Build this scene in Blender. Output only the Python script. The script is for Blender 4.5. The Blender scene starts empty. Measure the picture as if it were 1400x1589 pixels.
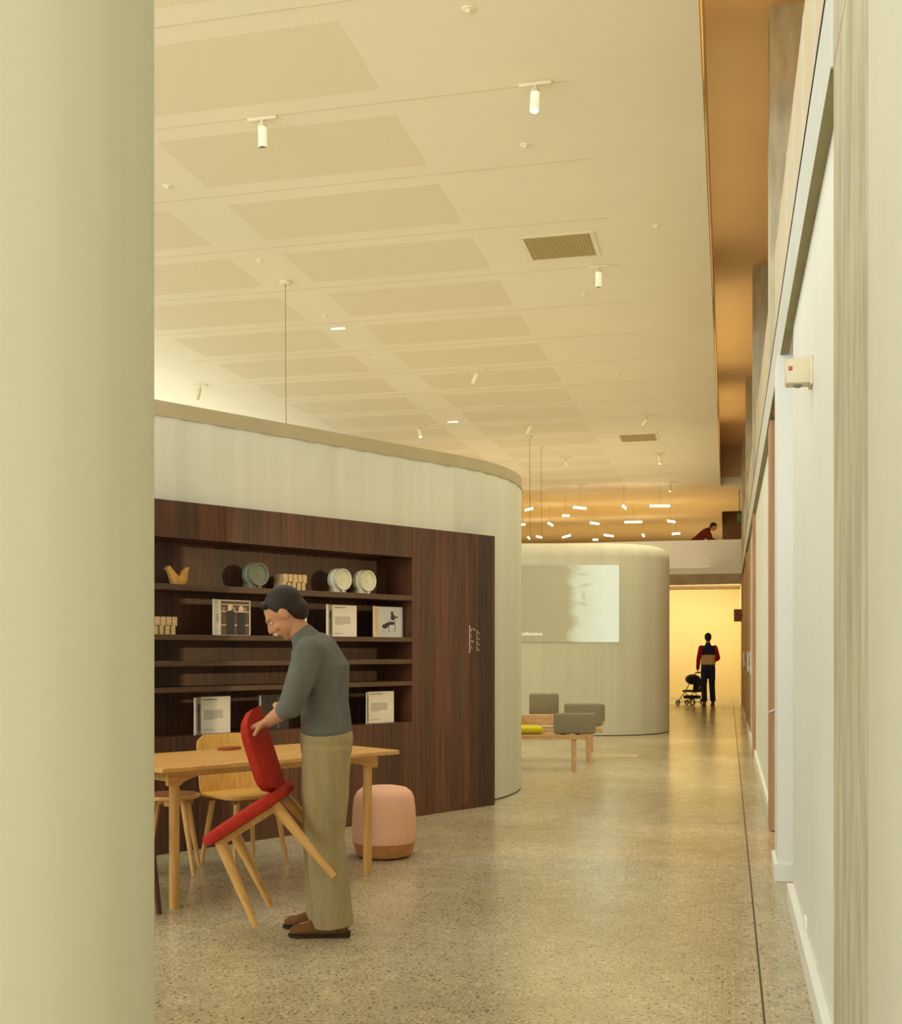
import bpy, bmesh, math, random
from mathutils import Vector, Matrix, Quaternion
random.seed(7)
S = bpy.context.scene
COL = S.collection
PI = math.pi
# ---------------------------------------------------------------- camera
F = 1772.0
YAW = math.atan(430 / F)
CA, SA = math.cos(YAW), math.sin(YAW)
EYE = 1.31
cam = bpy.data.cameras.new('camera'); camo = bpy.data.objects.new('camera', cam); COL.objects.link(camo)
camo.location = (0, 0, EYE); camo.rotation_euler = (PI / 2, 0, YAW)
cam.sensor_fit = 'HORIZONTAL'; cam.sensor_width = 36; cam.lens = 36 * F / 1400
cam.shift_y = 215.5 / 1400; cam.clip_start = 0.05; cam.clip_end = 200
S.camera = camo
# ---------------------------------------------------------------- world, view, lights
S.view_settings.view_transform = 'Standard'; S.view_settings.look = 'None'
S.view_settings.gamma = 1; S.view_settings.use_curve_mapping = False
S.view_settings.exposure = 0.0
w = bpy.data.worlds.new('world'); S.world = w; w.use_nodes = True
w.node_tree.nodes['Background'].inputs[0].default_value = (0.95, 1.0, 0.97, 1)
w.node_tree.nodes['Background'].inputs[1].default_value = 2.06

def area(name, loc, target, sx, sy, power, color, spread=180):
    l = bpy.data.lights.new(name, 'AREA'); l.shape = 'RECTANGLE'; l.size = sx; l.size_y = sy
    l.energy = power; l.color = color; l.spread = math.radians(spread)
    o = bpy.data.objects.new(name, l); COL.objects.link(o); o.location = loc
    z = (Vector(loc) - Vector(target)).normalized(); y = Vector((0, 1, 0)) if abs(z.y) < 0.7 else Vector((0, 0, 1))
    y = (y - z * y.dot(z)).normalized(); o.rotation_euler = Matrix((y.cross(z), y, z)).transposed().to_euler()     # size_y runs along the hall
    return o
def spot(name, loc, target, power, color, angle=50, size=0.03, blend=0.6):
    l = bpy.data.lights.new(name, 'SPOT'); l.energy = power; l.color = color
    l.spot_size = math.radians(angle); l.spot_blend = blend; l.shadow_soft_size = size
    o = bpy.data.objects.new(name, l); COL.objects.link(o); o.location = loc
    d = Vector(target) - Vector(loc); o.rotation_euler = d.to_track_quat('-Z', 'Y').to_euler()
    return o
area('daylight_behind', (-4.8, -2.95, 2.55), (-4.8, 6, 2.55), 12.0, 5.0, 640, (0.88, 0.95, 1.0))
area('daylight_left', (-10.4, 5.5, 3.4), (0, 5.5, 2.5), 2.4, 9.0, 90, (0.833, 0.917, 1.0))
area('uplight_left', (-8.8, 14.0, 3.3), (-8.8, 14.0, 6), 2.0, 12.0, 171, (0.946, 1.0, 0.975))
area('ceiling_fill', (-3.2, 15.4, 3.2), (-3.2, 15.4, 6), 5.6, 24.0, 159, (1.0, 0.896, 0.708))  # added area with no fitting behind it, brightens the whole ceiling
area('uplight_beyond', (-4.0, 22.6, 3.3), (-4.0, 22.6, 6), 7.0, 5.0, 59, (1.0, 0.777, 0.461))
area('downlight_near', (-3.0, 8.0, 5.03), (-3.0, 8.0, 0), 5.0, 8.0, 148, (0.919, 1.0, 0.973))
area('downlight_middle', (-3.0, 18.0, 5.03), (-3.0, 18.0, 0), 5.0, 10.0, 78, (1.0, 0.841, 0.441))
area('pod_end_fill', (-0.7, 14.5, 4.98), (-2.4, 14.5, 1.0), 0.3, 11.0, 85, (1.0, 0.928, 0.653), 110)  # added strip without a fitting, brightens the pod ends and benches
area('far_hall', (-4.0, 30.4, 3.3), (-4.0, 30.4, 6), 9.0, 6.0, 110, (1.0, 0.607, 0.15))
area('far_hall_end', (-4.0, 37.4, 3.3), (-4.0, 37.9, 6), 9.0, 6.0, 104, (1.0, 0.631, 0.214))
area('far_room', (-0.9, 29.5, 2.9), (-0.8, 31.8, 1.0), 3.6, 0.8, 146, (1.0, 0.95, 0.74))
area('slot_cove_entry', (-0.10, 4.6, 5.32), (-0.02, 4.6, 6), 0.1, 7.4, 18, (1.0, 0.8, 0.333))
area('slot_cove_near', (-0.10, 11.2, 5.32), (-0.02, 11.2, 6), 0.1, 4.6, 6, (1.0, 0.96, 0.561))
area('slot_cove_middle', (-0.10, 17.2, 5.32), (-0.02, 17.2, 6), 0.1, 4.4, 11, (1.0, 0.893, 0.458))
area('slot_cove_far', (-0.10, 22.3, 5.32), (-0.02, 22.3, 6), 0.1, 3.0, 7, (1.0, 0.822, 0.392))
spot('doorway_light', (5.2, 7.22, 2.6), (0.0, 7.9, 0.0), 743, (1.0, 0.734, 0.374), 60, 0.04)

# ---------------------------------------------------------------- pixel -> world
def ray(u, v, d):                       # the point seen at pixel (u, v) at depth d
    l = (u - 700) / F * d
    return Vector((l * CA - d * SA, l * SA + d * CA, EYE - (v - 1010) * d / F))
def at(u, v, z=0.0):                    # the point of height z seen at pixel (u, v)
    return ray(u, v, (EYE - z) * F / (v - 1010))
RIGHT = Vector((CA, SA, 0)); FWD = Vector((-SA, CA, 0)); UP = Vector((0, 0, 1))

# ---------------------------------------------------------------- materials
def lin(c):
    return tuple(((x / 255) / 12.92 if x / 255 <= 0.04045 else ((x / 255 + 0.055) / 1.055) ** 2.4) for x in c[:3]) + (1,)
MATS = {}
def nt(name):
    m = bpy.data.materials.new(name); m.use_nodes = True
    t = m.node_tree; b = t.nodes['Principled BSDF']
    return m, t, b
def noise(t, scale, detail=3, coord=None, stretch=None, rough=0.55):
    tc = t.nodes.new('ShaderNodeTexCoord'); mp = t.nodes.new('ShaderNodeMapping')
    t.links.new(tc.outputs['Object' if coord is None else coord], mp.inputs[0])
    if stretch: mp.inputs['Scale'].default_value = stretch
    n = t.nodes.new('ShaderNodeTexNoise'); n.inputs['Scale'].default_value = scale
    n.inputs['Detail'].default_value = detail; n.inputs['Roughness'].default_value = rough
    t.links.new(mp.outputs[0], n.inputs[0]); return n
def ramp(t, src, stops):
    r = t.nodes.new('ShaderNodeValToRGB'); e = r.color_ramp.elements
    while len(e) < len(stops): e.new(0.5)
    for i, (p, c) in enumerate(stops):
        e[i].position = p; e[i].color = c if len(c) == 4 else tuple(c) + (1,)
    t.links.new(src, r.inputs[0]); return r
def bump(t, b, src, strength, dist=0.01):
    n = t.nodes.new('ShaderNodeBump'); n.inputs['Strength'].default_value = strength; n.inputs['Distance'].default_value = dist
    t.links.new(src, n.inputs['Height']); t.links.new(n.outputs[0], b.inputs['Normal'])
def paint(name, c, var=0.04, scale=3.0, rough=0.6, spec=0.3, bmp=0.0, stretch=None, metal=0.0):
    if name in MATS: return MATS[name]
    m, t, b = nt(name); a = lin(c)
    n = noise(t, scale, stretch=stretch)
    lo = tuple(x * (1 - var * 2) for x in a[:3]); hi = tuple(min(1, x * (1 + var * 2)) for x in a[:3])
    r = ramp(t, n.outputs['Fac'], [(0.3, lo), (0.7, hi)])
    t.links.new(r.outputs[0], b.inputs['Base Color'])
    b.inputs['Roughness'].default_value = rough; b.inputs['Specular IOR Level'].default_value = spec
    b.inputs['Metallic'].default_value = metal
    if bmp: bump(t, b, n.outputs['Fac'], bmp)
    MATS[name] = m; return m
def glow(name, c, e, strength):
    m, t, b = nt(name); b.inputs['Base Color'].default_value = lin(c)
    b.inputs['Emission Color'].default_value = tuple(e) + (1,); b.inputs['Emission Strength'].default_value = strength
    n = noise(t, 2.0); r = ramp(t, n.outputs['Fac'], [(0, (0.5, 0.5, 0.5)), (1, (0.55, 0.55, 0.55))]); t.links.new(r.outputs[0], b.inputs['Roughness'])
    MATS[name] = m; return m
def wood(name, dark, light, scale=6.0, stretch=(1, 12, 12), rough=0.42, boards=None):
    m, t, b = nt(name)
    n = noise(t, scale, 5, stretch=stretch)
    r = ramp(t, n.outputs['Fac'], [(0.25, lin(dark)), (0.75, lin(light))])
    out = r.outputs[0]
    if boards:      # veneer leaves of slightly different tone, side by side
        tc = t.nodes.new('ShaderNodeTexCoord'); sx = t.nodes.new('ShaderNodeSeparateXYZ'); t.links.new(tc.outputs['Object'], sx.inputs[0])
        dv = t.nodes.new('ShaderNodeMath'); dv.operation = 'DIVIDE'; dv.inputs[1].default_value = boards; t.links.new(sx.outputs['X'], dv.inputs[0])
        fl = t.nodes.new('ShaderNodeMath'); fl.operation = 'FLOOR'; t.links.new(dv.outputs[0], fl.inputs[0])
        wn = t.nodes.new('ShaderNodeTexWhiteNoise'); wn.noise_dimensions = '1D'; t.links.new(fl.outputs[0], wn.inputs['W'])
        r2 = ramp(t, wn.outputs['Value'], [(0, (0.72, 0.76, 0.74)), (0.5, (0.95, 0.9, 0.82)), (1, (1.28, 1.06, 0.9))])
        mx = t.nodes.new('ShaderNodeMix'); mx.data_type = 'RGBA'; mx.blend_type = 'MULTIPLY'; mx.inputs[0].default_value = 1
        t.links.new(out, mx.inputs[6]); t.links.new(r2.outputs[0], mx.inputs[7]); out = mx.outputs[2]
    t.links.new(out, b.inputs['Base Color']); b.inputs['Roughness'].default_value = rough
    b.inputs['Specular IOR Level'].default_value = 0.35
    bump(t, b, n.outputs['Fac'], 0.08, 0.003)
    MATS[name] = m; return m

WHITE = paint('wall_paint', (238, 238, 230), 0.015, 1.2, 0.62)
CREAM = paint('cream_panel', (210, 205, 182), 0.02, 2.0, 0.6)
DUSK = paint('slot_end_paint', (206, 176, 130), 0.02, 1.0, 0.7)
CEIL = paint('ceiling_paint', (230, 220, 190), 0.012, 0.7, 0.8, 0.1)
RAIL = paint('rail_paint', (204, 207, 198), 0.02, 2.0, 0.5)
CONC = paint('column_concrete', (194, 188, 160), 0.10, 5.0, 0.8, 0.2, 0.15, (2.5, 2.5, 0.5))
OCHRE = paint('slot_paint', (214, 178, 128), 0.02, 1.0, 0.7)
SLAB = paint('slab_edge_paint', (240, 234, 214), 0.02, 1.0, 0.7)
SOFF = paint('soffit_concrete', (176, 154, 124), 0.06, 3.0, 0.75)
YEL = paint('far_room_paint', (242, 218, 150), 0.015, 0.8, 0.7)
WOODD = wood('dark_walnut_veneer', (52, 33, 22), (98, 64, 42), 3.0, (14, 1, 0.5), 0.45, 0.173)
WOODS = wood('dark_walnut_shelf', (60, 42, 28), (92, 66, 44), 4.0, (1, 12, 12), 0.5)
OAK = wood('oak_wood', (196, 140, 72), (230, 180, 108), 5.0, (1, 10, 10), 0.4)
OAKL = wood('oak_leg_wood', (198, 146, 78), (226, 180, 110), 6.0, (10, 10, 1), 0.42)
OAKS = wood('oak_shell', (206, 152, 72), (236, 190, 104), 6.0, (10, 10, 1), 0.38)
PINE = wood('pale_bench_wood', (192, 148, 96), (222, 184, 132), 5.0, (2, 8, 8), 0.5)
DKLEG = wood('dark_leg_wood', (76, 46, 28), (104, 66, 42), 6.0, (10, 10, 1), 0.5)
BROWNW = wood('brown_seat_wood', (120, 78, 46), (160, 108, 66), 6.0, (2, 10, 10), 0.4)
TIMBER = paint('timber_lining', (186, 146, 110), 0.05, 4.0, 0.6, 0.2, 0, (8, 8, 0.6))
GREY = paint('grey_felt', (142, 132, 108), 0.05, 60.0, 0.95, 0.05, 0.2)
YFAB = paint('yellow_fabric', (206, 188, 46), 0.05, 60.0, 0.9, 0.05)
PINK = paint('pink_fabric', (238, 184, 152), 0.05, 90.0, 0.95, 0.05, 0.25)
RED = paint('red_upholstery', (176, 52, 38), 0.05, 50.0, 0.8, 0.1, 0.15)
METAL = paint('brushed_metal', (170, 168, 160), 0.03, 20.0, 0.3, 0.5, 0, None, 0.9)
BLACK = paint('black_plastic', (28, 26, 24), 0.05, 8.0, 0.5)
FIXT = paint('fixture_white', (224, 212, 180), 0.015, 5.0, 0.45)
LENS = glow('lamp_lens', (255, 250, 230), (1.0, 0.88, 0.66), 9.0)
LENSD = paint('lamp_lens_off', (96, 88, 70), 0.03, 10.0, 0.3)
TUBE = glow('tube_lamp', (255, 250, 230), (1.0, 0.86, 0.60), 9.0)
PAPER = paint('paper_white', (228, 222, 208), 0.01, 4.0, 0.6)
PAPERB = paint('paper_blue_grey', (196, 198, 196), 0.02, 4.0, 0.5)
PEACH = paint('paper_peach', (226, 198, 160), 0.02, 4.0, 0.5)
INK = paint('ink_grey', (150, 146, 132), 0.02, 30.0, 0.7)
INKD = paint('ink_dark', (62, 58, 56), 0.05, 30.0, 0.7)
INKB = paint('ink_brown', (104, 82, 66), 0.15, 60.0, 0.7)
SKIN = paint('skin', (196, 140, 104), 0.03, 8.0, 0.55)
HAIR = paint('dark_hair', (44, 34, 28), 0.15, 60.0, 0.6, 0.3, 0.3)
SHIRT = paint('blue_grey_shirt', (106, 106, 100), 0.06, 14.0, 0.9, 0.1, 0.4, (1, 1, 0.5))
OLIVE = paint('olive_trousers', (166, 148, 110), 0.05, 10.0, 0.9, 0.1, 0.5, (3, 3, 0.4))
SUEDE = paint('brown_suede', (120, 84, 50), 0.08, 40.0, 0.9, 0.1)
SOLE = paint('dark_sole', (54, 40, 28), 0.05, 20.0, 0.8)

def fabric():           # pale ribbed mesh that wraps the pods
    m, t, b = nt('pod_mesh_fabric')
    n = noise(t, 1.1, 3, stretch=(3.0, 3.0, 0.05))
    n2 = noise(t, 60.0, 2, stretch=(4.0, 4.0, 0.6))
    r = ramp(t, n.outputs['Fac'], [(0.25, lin((202, 197, 172))), (0.5, lin((209, 205, 182))), (0.75, lin((216, 212, 190)))])
    t.links.new(r.outputs[0], b.inputs['Base Color']); b.inputs['Roughness'].default_value = 0.75
    b.inputs['Specular IOR Level'].default_value = 0.2
    bump(t, b, n2.outputs['Fac'], 0.05, 0.002)
    return m
FAB = fabric()
FABRIM = paint('pod_rim', (176, 160, 122), 0.03, 3.0, 0.7)

def floor_mat():
    m, t, b = nt('polished_aggregate_concrete')
    big = noise(t, 0.55, 4); mid = noise(t, 7.0, 5)
    r1 = ramp(t, big.outputs['Fac'], [(0.3, lin((164, 148, 114))), (0.5, lin((184, 170, 138))), (0.70, lin((200, 189, 160)))])
    r2 = ramp(t, mid.outputs['Fac'], [(0.3, (0.93, 0.92, 0.90)), (0.7, (1.1, 1.1, 1.1))])
    mx = t.nodes.new('ShaderNodeMix'); mx.data_type = 'RGBA'; mx.blend_type = 'MULTIPLY'; mx.inputs[0].default_value = 1
    t.links.new(r1.outputs[0], mx.inputs[6]); t.links.new(r2.outputs[0], mx.inputs[7])
    tc = t.nodes.new('ShaderNodeTexCoord')
    out = mx.outputs[2]
    for sc, thr, colr in ((80, 0.36, (0.34, 0.30, 0.22, 1)), (58, 0.40, (1.40, 1.36, 1.26, 1)), (42, 0.27, (0.30, 0.26, 0.18, 1))):
        v = t.nodes.new('ShaderNodeTexVoronoi'); v.inputs['Scale'].default_value = sc; t.links.new(tc.outputs['Object'], v.inputs[0])
        # stones of random kind: only some cells show
        sp = t.nodes.new('ShaderNodeSeparateColor'); t.links.new(v.outputs['Color'], sp.inputs[0])
        pick = t.nodes.new('ShaderNodeMath'); pick.operation = 'LESS_THAN'; pick.inputs[1].default_value = 0.40; t.links.new(sp.outputs[0], pick.inputs[0])
        near = t.nodes.new('ShaderNodeMath'); near.operation = 'LESS_THAN'; near.inputs[1].default_value = thr; t.links.new(v.outputs['Distance'], near.inputs[0])
        mul = t.nodes.new('ShaderNodeMath'); mul.operation = 'MULTIPLY'; t.links.new(pick.outputs[0], mul.inputs[0]); t.links.new(near.outputs[0], mul.inputs[1])
        k = t.nodes.new('ShaderNodeMath'); k.operation = 'MULTIPLY'; k.inputs[1].default_value = 0.85; t.links.new(mul.outputs[0], k.inputs[0])
        mm = t.nodes.new('ShaderNodeMix'); mm.data_type = 'RGBA'; mm.blend_type = 'MULTIPLY'; mm.inputs[7].default_value = colr
        t.links.new(k.outputs[0], mm.inputs[0]); t.links.new(out, mm.inputs[6]); out = mm.outputs[2]
    t.links.new(out, b.inputs['Base Color'])
    rr = ramp(t, mid.outputs['Fac'], [(0.2, (0.17, 0.17, 0.17)), (0.8, (0.23, 0.23, 0.23))]); t.links.new(rr.outputs[0], b.inputs['Roughness'])
    b.inputs['Specular IOR Level'].default_value = 0.5
    return m
FLOOR = floor_mat()

def perforated():
    m, t, b = nt('perforated_board')
    tc = t.nodes.new('ShaderNodeTexCoord'); mp = t.nodes.new('ShaderNodeMapping'); mp.inputs['Rotation'].default_value = (0, 0, PI / 4)
    t.links.new(tc.outputs['Object'], mp.inputs[0])
    v = t.nodes.new('ShaderNodeVectorMath'); v.operation = 'SCALE'; v.inputs['Scale'].default_value = 1 / 0.0155; t.links.new(mp.outputs[0], v.inputs[0])
    fr = t.nodes.new('ShaderNodeVectorMath'); fr.operation = 'FRACTION'; t.links.new(v.outputs[0], fr.inputs[0])
    sb = t.nodes.new('ShaderNodeVectorMath'); sb.operation = 'SUBTRACT'; sb.inputs[1].default_value = (0.5, 0.5, 0.0); t.links.new(fr.outputs[0], sb.inputs[0])
    ml = t.nodes.new('ShaderNodeVectorMath'); ml.operation = 'MULTIPLY'; ml.inputs[1].default_value = (1, 1, 0); t.links.new(sb.outputs[0], ml.inputs[0])
    ln = t.nodes.new('ShaderNodeVectorMath'); ln.operation = 'LENGTH'; t.links.new(ml.outputs[0], ln.inputs[0])
    r = ramp(t, ln.outputs['Value'], [(0.22, lin((186, 166, 126))), (0.27, lin((230, 219, 188)))])
    t.links.new(r.outputs[0], b.inputs['Base Color']); b.inputs['Roughness'].default_value = 0.8; b.inputs['Specular IOR Level'].default_value = 0.1
    return m
PERF = perforated()

# ---------------------------------------------------------------- mesh helpers
class MB:
    def __init__(s): s.bm = bmesh.new(); s.mats = []
    def mi(s, m):
        if m not in s.mats: s.mats.append(m)
        return s.mats.index(m)
    def _fin(s, geom, m):
        i = s.mi(m)
        for f in geom: f.material_index = i
    def box(s, lo, hi, m, M=None, bev=0.0, seg=2):
        b2 = bmesh.new()
        bmesh.ops.create_cube(b2, size=1)
        lo = Vector(lo); hi = Vector(hi)
        for v in b2.verts: v.co = Vector((lo[i] + (v.co[i] + 0.5) * (hi[i] - lo[i]) for i in range(3)))
        if bev: bmesh.ops.bevel(b2, geom=b2.edges[:], offset=bev, segments=seg, affect='EDGES', profile=0.5)
        return s._merge(b2, m, M)
    def _merge(s, b2, m, M=None):
        if M is not None: bmesh.ops.transform(b2, matrix=M, verts=b2.verts)
        i = s.mi(m); mp = {}
        for v in b2.verts: mp[v] = s.bm.verts.new(v.co)
        for f in b2.faces:
            try: nf = s.bm.faces.new([mp[v] for v in f.verts]); nf.material_index = i; nf.smooth = True
            except ValueError: pass
        b2.free()
    def prism(s, pts, h0, h1, m, M=None, bev=0.0):      # outline in xy, extruded in z
        b2 = bmesh.new()
        a = [b2.verts.new((p[0], p[1], h0)) for p in pts]; c = [b2.verts.new((p[0], p[1], h1)) for p in pts]
        b2.faces.new(a[::-1]); b2.faces.new(c); n = len(pts)
        for i in range(n): b2.faces.new((a[i], a[(i + 1) % n], c[(i + 1) % n], c[i]))
        bmesh.ops.recalc_face_normals(b2, faces=b2.faces)
        if bev: bmesh.ops.bevel(b2, geom=[e for e in b2.edges if abs(e.verts[0].co.z - e.verts[1].co.z) < 1e-6], offset=bev, segments=2, affect='EDGES', profile=0.5)
        return s._merge(b2, m, M)
    def lathe(s, prof, m, M=None, n=32, cap=True):        # profile (r, z)
        b2 = bmesh.new(); rings = []
        for r, z in prof: rings.append([b2.verts.new((r * math.cos(2 * PI * i / n), r * math.sin(2 * PI * i / n), z)) for i in range(n)])
        for a, c in zip(rings, rings[1:]):
            for i in range(n): b2.faces.new((a[i], a[(i + 1) % n], c[(i + 1) % n], c[i]))
        if cap: b2.faces.new(rings[0][::-1]); b2.faces.new(rings[-1])
        bmesh.ops.recalc_face_normals(b2, faces=b2.faces)
        return s._merge(b2, m, M)
    def tube(s, p0, p1, r0, r1, m, n=16):
        p0, p1 = Vector(p0), Vector(p1); d = p1 - p0
        M = Matrix.Translation(p0) @ d.to_track_quat('Z', 'Y').to_matrix().to_4x4()
        return s.lathe([(r0, 0), (r1, d.length)], m, M, n)
    def path(s, pts, r, m, n=10):                         # round bar through points
        b2 = bmesh.new(); pts = [Vector(p) for p in pts]; rings = []; prev = None
        for i, p in enumerate(pts):
            t = (pts[min(i + 1, len(pts) - 1)] - pts[max(i - 1, 0)]).normalized()
            q = t.to_track_quat('Z', 'Y') if prev is None else (prev_t.rotation_difference(t) @ prev)
            prev, prev_t = q, t
            rings.append([b2.verts.new(p + q @ Vector((r * math.cos(2 * PI * k / n), r * math.sin(2 * PI * k / n), 0))) for k in range(n)])
        for a, c in zip(rings, rings[1:]):
            for k in range(n): b2.faces.new((a[k], a[(k + 1) % n], c[(k + 1) % n], c[k]))
        b2.faces.new(rings[0][::-1]); b2.faces.new(rings[-1])
        bmesh.ops.recalc_face_normals(b2, faces=b2.faces)
        return s._merge(b2, m)
    def ell(s, c, rad, m, R=None, n=20):
        b2 = bmesh.new(); bmesh.ops.create_uvsphere(b2, u_segments=n, v_segments=n // 2 + 2, radius=1)
        M = Matrix.Translation(Vector(c)) @ (R.to_4x4() if R is not None else Matrix.Identity(4)) @ Matrix.Diagonal(Vector((rad[0], rad[1], rad[2], 1)))
        return s._merge(b2, m, M)
    def limb(s, pts, m, n=16):                            # [(point, radius)...] round-ended tapered chain
        for (p, r), (q, k) in zip(pts, pts[1:]):
            p, q = Vector(p), Vector(q); s.tube(p, q, r, k, m, n)
        for p, r in pts: s.ell(p, (r, r, r), m, n=n)
    def loft(s, rings, m, side, n=28):                    # [(centre, half width, half depth, axis)]
        b2 = bmesh.new(); R = []
        for c, hw, hd, ax in rings:
            ax = Vector(ax).normalized(); sd = (Vector(side) - ax * ax.dot(Vector(side))).normalized(); fr = ax.cross(sd)
            R.append([b2.verts.new(Vector(c) + sd * hw * math.cos(2 * PI * k / n) + fr * hd * math.sin(2 * PI * k / n)) for k in range(n)])
        for a, c in zip(R, R[1:]):
            for k in range(n): b2.faces.new((a[k], a[(k + 1) % n], c[(k + 1) % n], c[k]))
        b2.faces.new(R[0][::-1]); b2.faces.new(R[-1])
        bmesh.ops.recalc_face_normals(b2, faces=b2.faces)
        return s._merge(b2, m)
    def build(s, name, parent=None, flat=True, loc=None):
        me = bpy.data.meshes.new(name); bmesh.ops.recalc_face_normals(s.bm, faces=s.bm.faces); s.bm.to_mesh(me); s.bm.free()
        for m in s.mats: me.materials.append(m)
        me.polygons.foreach_set('use_smooth', [not flat] * len(me.polygons)); me.update()
        if not flat:
            try: me.set_sharp_from_angle(angle=math.radians(38))
            except Exception: pass
        o = bpy.data.objects.new(name, me); COL.objects.link(o)
        if parent: o.parent = parent
        if loc is not None: o.location = loc
        return o
def empty(name, loc=(0, 0, 0), rz=0.0):
    o = bpy.data.objects.new(name, None); COL.objects.link(o); o.location = loc; o.rotation_euler = (0, 0, rz); o.empty_display_size = 0.1; return o
def tag(o, label=None, cat=None, group=None, kind=None):
    if label: o['label'] = label
    if cat: o['category'] = cat
    if group: o['group'] = group
    if kind: o['kind'] = kind
    return o
def struct(o): o['kind'] = 'structure'; return o
def one(name, fn, parent=None, flat=True):
    b = MB(); fn(b); return b.build(name, parent, flat)
def copy_tree(root, loc, rz=None):
    r = root.copy(); COL.objects.link(r); r.location = loc
    if rz is not None: r.rotation_euler = (0, 0, rz)
    for ch in list(root.children):
        c = ch.copy(); COL.objects.link(c); c.parent = r
        for g in list(ch.children):
            d = g.copy(); COL.objects.link(d); d.parent = c
    return r

# ================================================================ THE SETTING
CZ = 5.1
b = MB(); b.box((-11, -3, -0.12), (6.2, 42, 0), FLOOR); fl = struct(b.build('floor'))
b = MB()
for y0, y1 in ((-3, 41.5),): b.box((0.121, y0, 0.0), (0.129, y1, 0.0012), paint('joint_sealant', (96, 84, 62), 0.05, 8, 0.8))
b.build('floor_joint', fl)
b = MB(); p = at(955, 1172); b.box((p.x - 0.28, p.y - 0.16, 0), (p.x + 0.28, p.y + 0.16, 0.0015), paint('floor_plate', (190, 176, 142), 0.03, 8, 0.4)); b.build('floor_outlet_cover', fl)

# ceiling with the tall slot along the right wall
b = MB(); b.box((-11, -3, CZ), (-0.167, 27.0, CZ + 0.2), CEIL); b.box((-11, 27.0, CZ), (1.4, 31.9, CZ + 0.2), CEIL)
b.box((-11, 31.9, CZ), (-0.167, 41.2, CZ + 0.2), CEIL)
b.box((-0.187, -3, CZ + 0.2), (-0.167, 27, 6.05), OCHRE); b.box((-0.187, 27.0, CZ + 0.2), (1.4, 27.02, 6.05), DUSK)
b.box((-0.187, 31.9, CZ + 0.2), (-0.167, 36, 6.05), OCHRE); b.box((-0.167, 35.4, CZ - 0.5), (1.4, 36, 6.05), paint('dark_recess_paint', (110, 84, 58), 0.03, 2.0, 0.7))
b.box((-0.187, -3, 6.0), (1.4, 36, 6.1), OCHRE)
ceil = struct(b.build('ceiling'))
rows = [6.51 + 1.2365 * i for i in range(-4, 17)]
for cx0 in (-4.14, -6.55):
    for y in rows:
        b = MB(); b.box((-0.93, -0.4325, -0.0006), (0.93, 0.4325, 0.0), PERF); b.build('perforated_panel', ceil, loc=(cx0 + 0.93, y + 0.4325, CZ))
jm = paint('ceiling_joint', (204, 188, 150), 0.02, 4, 0.8)
for y in rows:
    b = MB(); b.box((-6.9, y - 0.19, CZ - 0.002), (-1.02, y - 0.182, CZ), jm); b.build('joint_strip', ceil)

# left, back and far walls
b = MB(); b.box((-11.1, -3, 0), (-11, 41.2, CZ), WHITE); struct(b.build('wall_left'))
b = MB(); b.box((-11, 41.0, 0), (1.4, 41.2, 6.05), OCHRE); struct(b.build('wall_far'))

# right wall: panels, columns, rail, upper wall
COLY = [2.57, 8.62, 14.4, 20.2, 26.0]
b = MB()
b.box((0.29, -3, 0), (0.6, 2.57, 3.0), CREAM)
b.box((0.33, 3.47, 0), (0.6, 6.2, 3.0), WHITE)
b.box((0.55, 6.2, 0), (0.62, 6.76, 3.0), WHITE)
b.box((0.275, 6.76, 0.0), (0.62, 7.18, 3.0), WHITE)
for y0, y1 in ((9.0, 14.4), (14.95, 20.2), (20.75, 26.0)):
    b.box((0.33, y0, 0), (0.6, y1, 3.0), WHITE)
b.box((0.33, 26.4, 0), (0.6, 41, 3.0), WHITE)
wr = struct(b.build('wall_right'))
b = MB()
b.box((0.33, -3, 3.3), (0.5, 41, 4.18), paint('upper_panel', (206, 190, 156), 0.02, 2.0, 0.6))
y = 3.2
while y < 27:
    b.box((0.327, y, 3.3), (0.33, y + 0.05, 4.17), RAIL); y += 0.72
b.build('upper_wall_panelling', wr)
b = MB(); b.box((0.62, -3, 4.18), (1.4, 41, 4.22), TIMBER); b.box((1.3, -3, 4.22), (1.4, 41, 6.0), OCHRE); b.build('slot_side_wall', wr)
b = MB(); b.box((0.29, -3, 3.0), (0.62, 2.57, 3.3), RAIL); b.box((0.29, 3.47, 3.0), (0.62, 41, 3.3), RAIL); b.box((0.286, 3.47, 3.3), (0.335, 27, 3.306), INKD); b.box((0.289, 3.47, 2.994), (0.335, 27, 3.0), paint('rail_underside_shade', (158, 148, 108), 0.05, 4.0, 0.8)); struct(b.build('trim_1'))  # olive strip puts the shade under the rail into its colour
for i, y in enumerate(COLY):
    b = MB(); b.box((0.296, y, 0), (0.9, y + (0.9 if i == 0 else 0.38), 3.0), CONC if i == 0 else TIMBER, bev=0.008)
    b.box((0.296, y, 3.0), (0.9, y + (0.9 if i == 0 else 0.38), 6.0), CONC)
    o = b.build('concrete_column'); struct(o)
    o.name = 'wall_column'
bb = MB()
bb.box((0.298, 3.47, 0), (0.33, 6.2, 0.1), WHITE, bev=0.003); bb.box((0.255, 6.742, 0), (0.62, 7.2, 0.1), WHITE, bev=0.003)
for y0, y1 in ((9.0, 14.4), (14.95, 20.2), (20.75, 26.0), (26.4, 31.4)): bb.box((0.305, y0, 0), (0.33, y1, 0.1), WHITE)
struct(bb.build('baseboard_right'))
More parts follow.
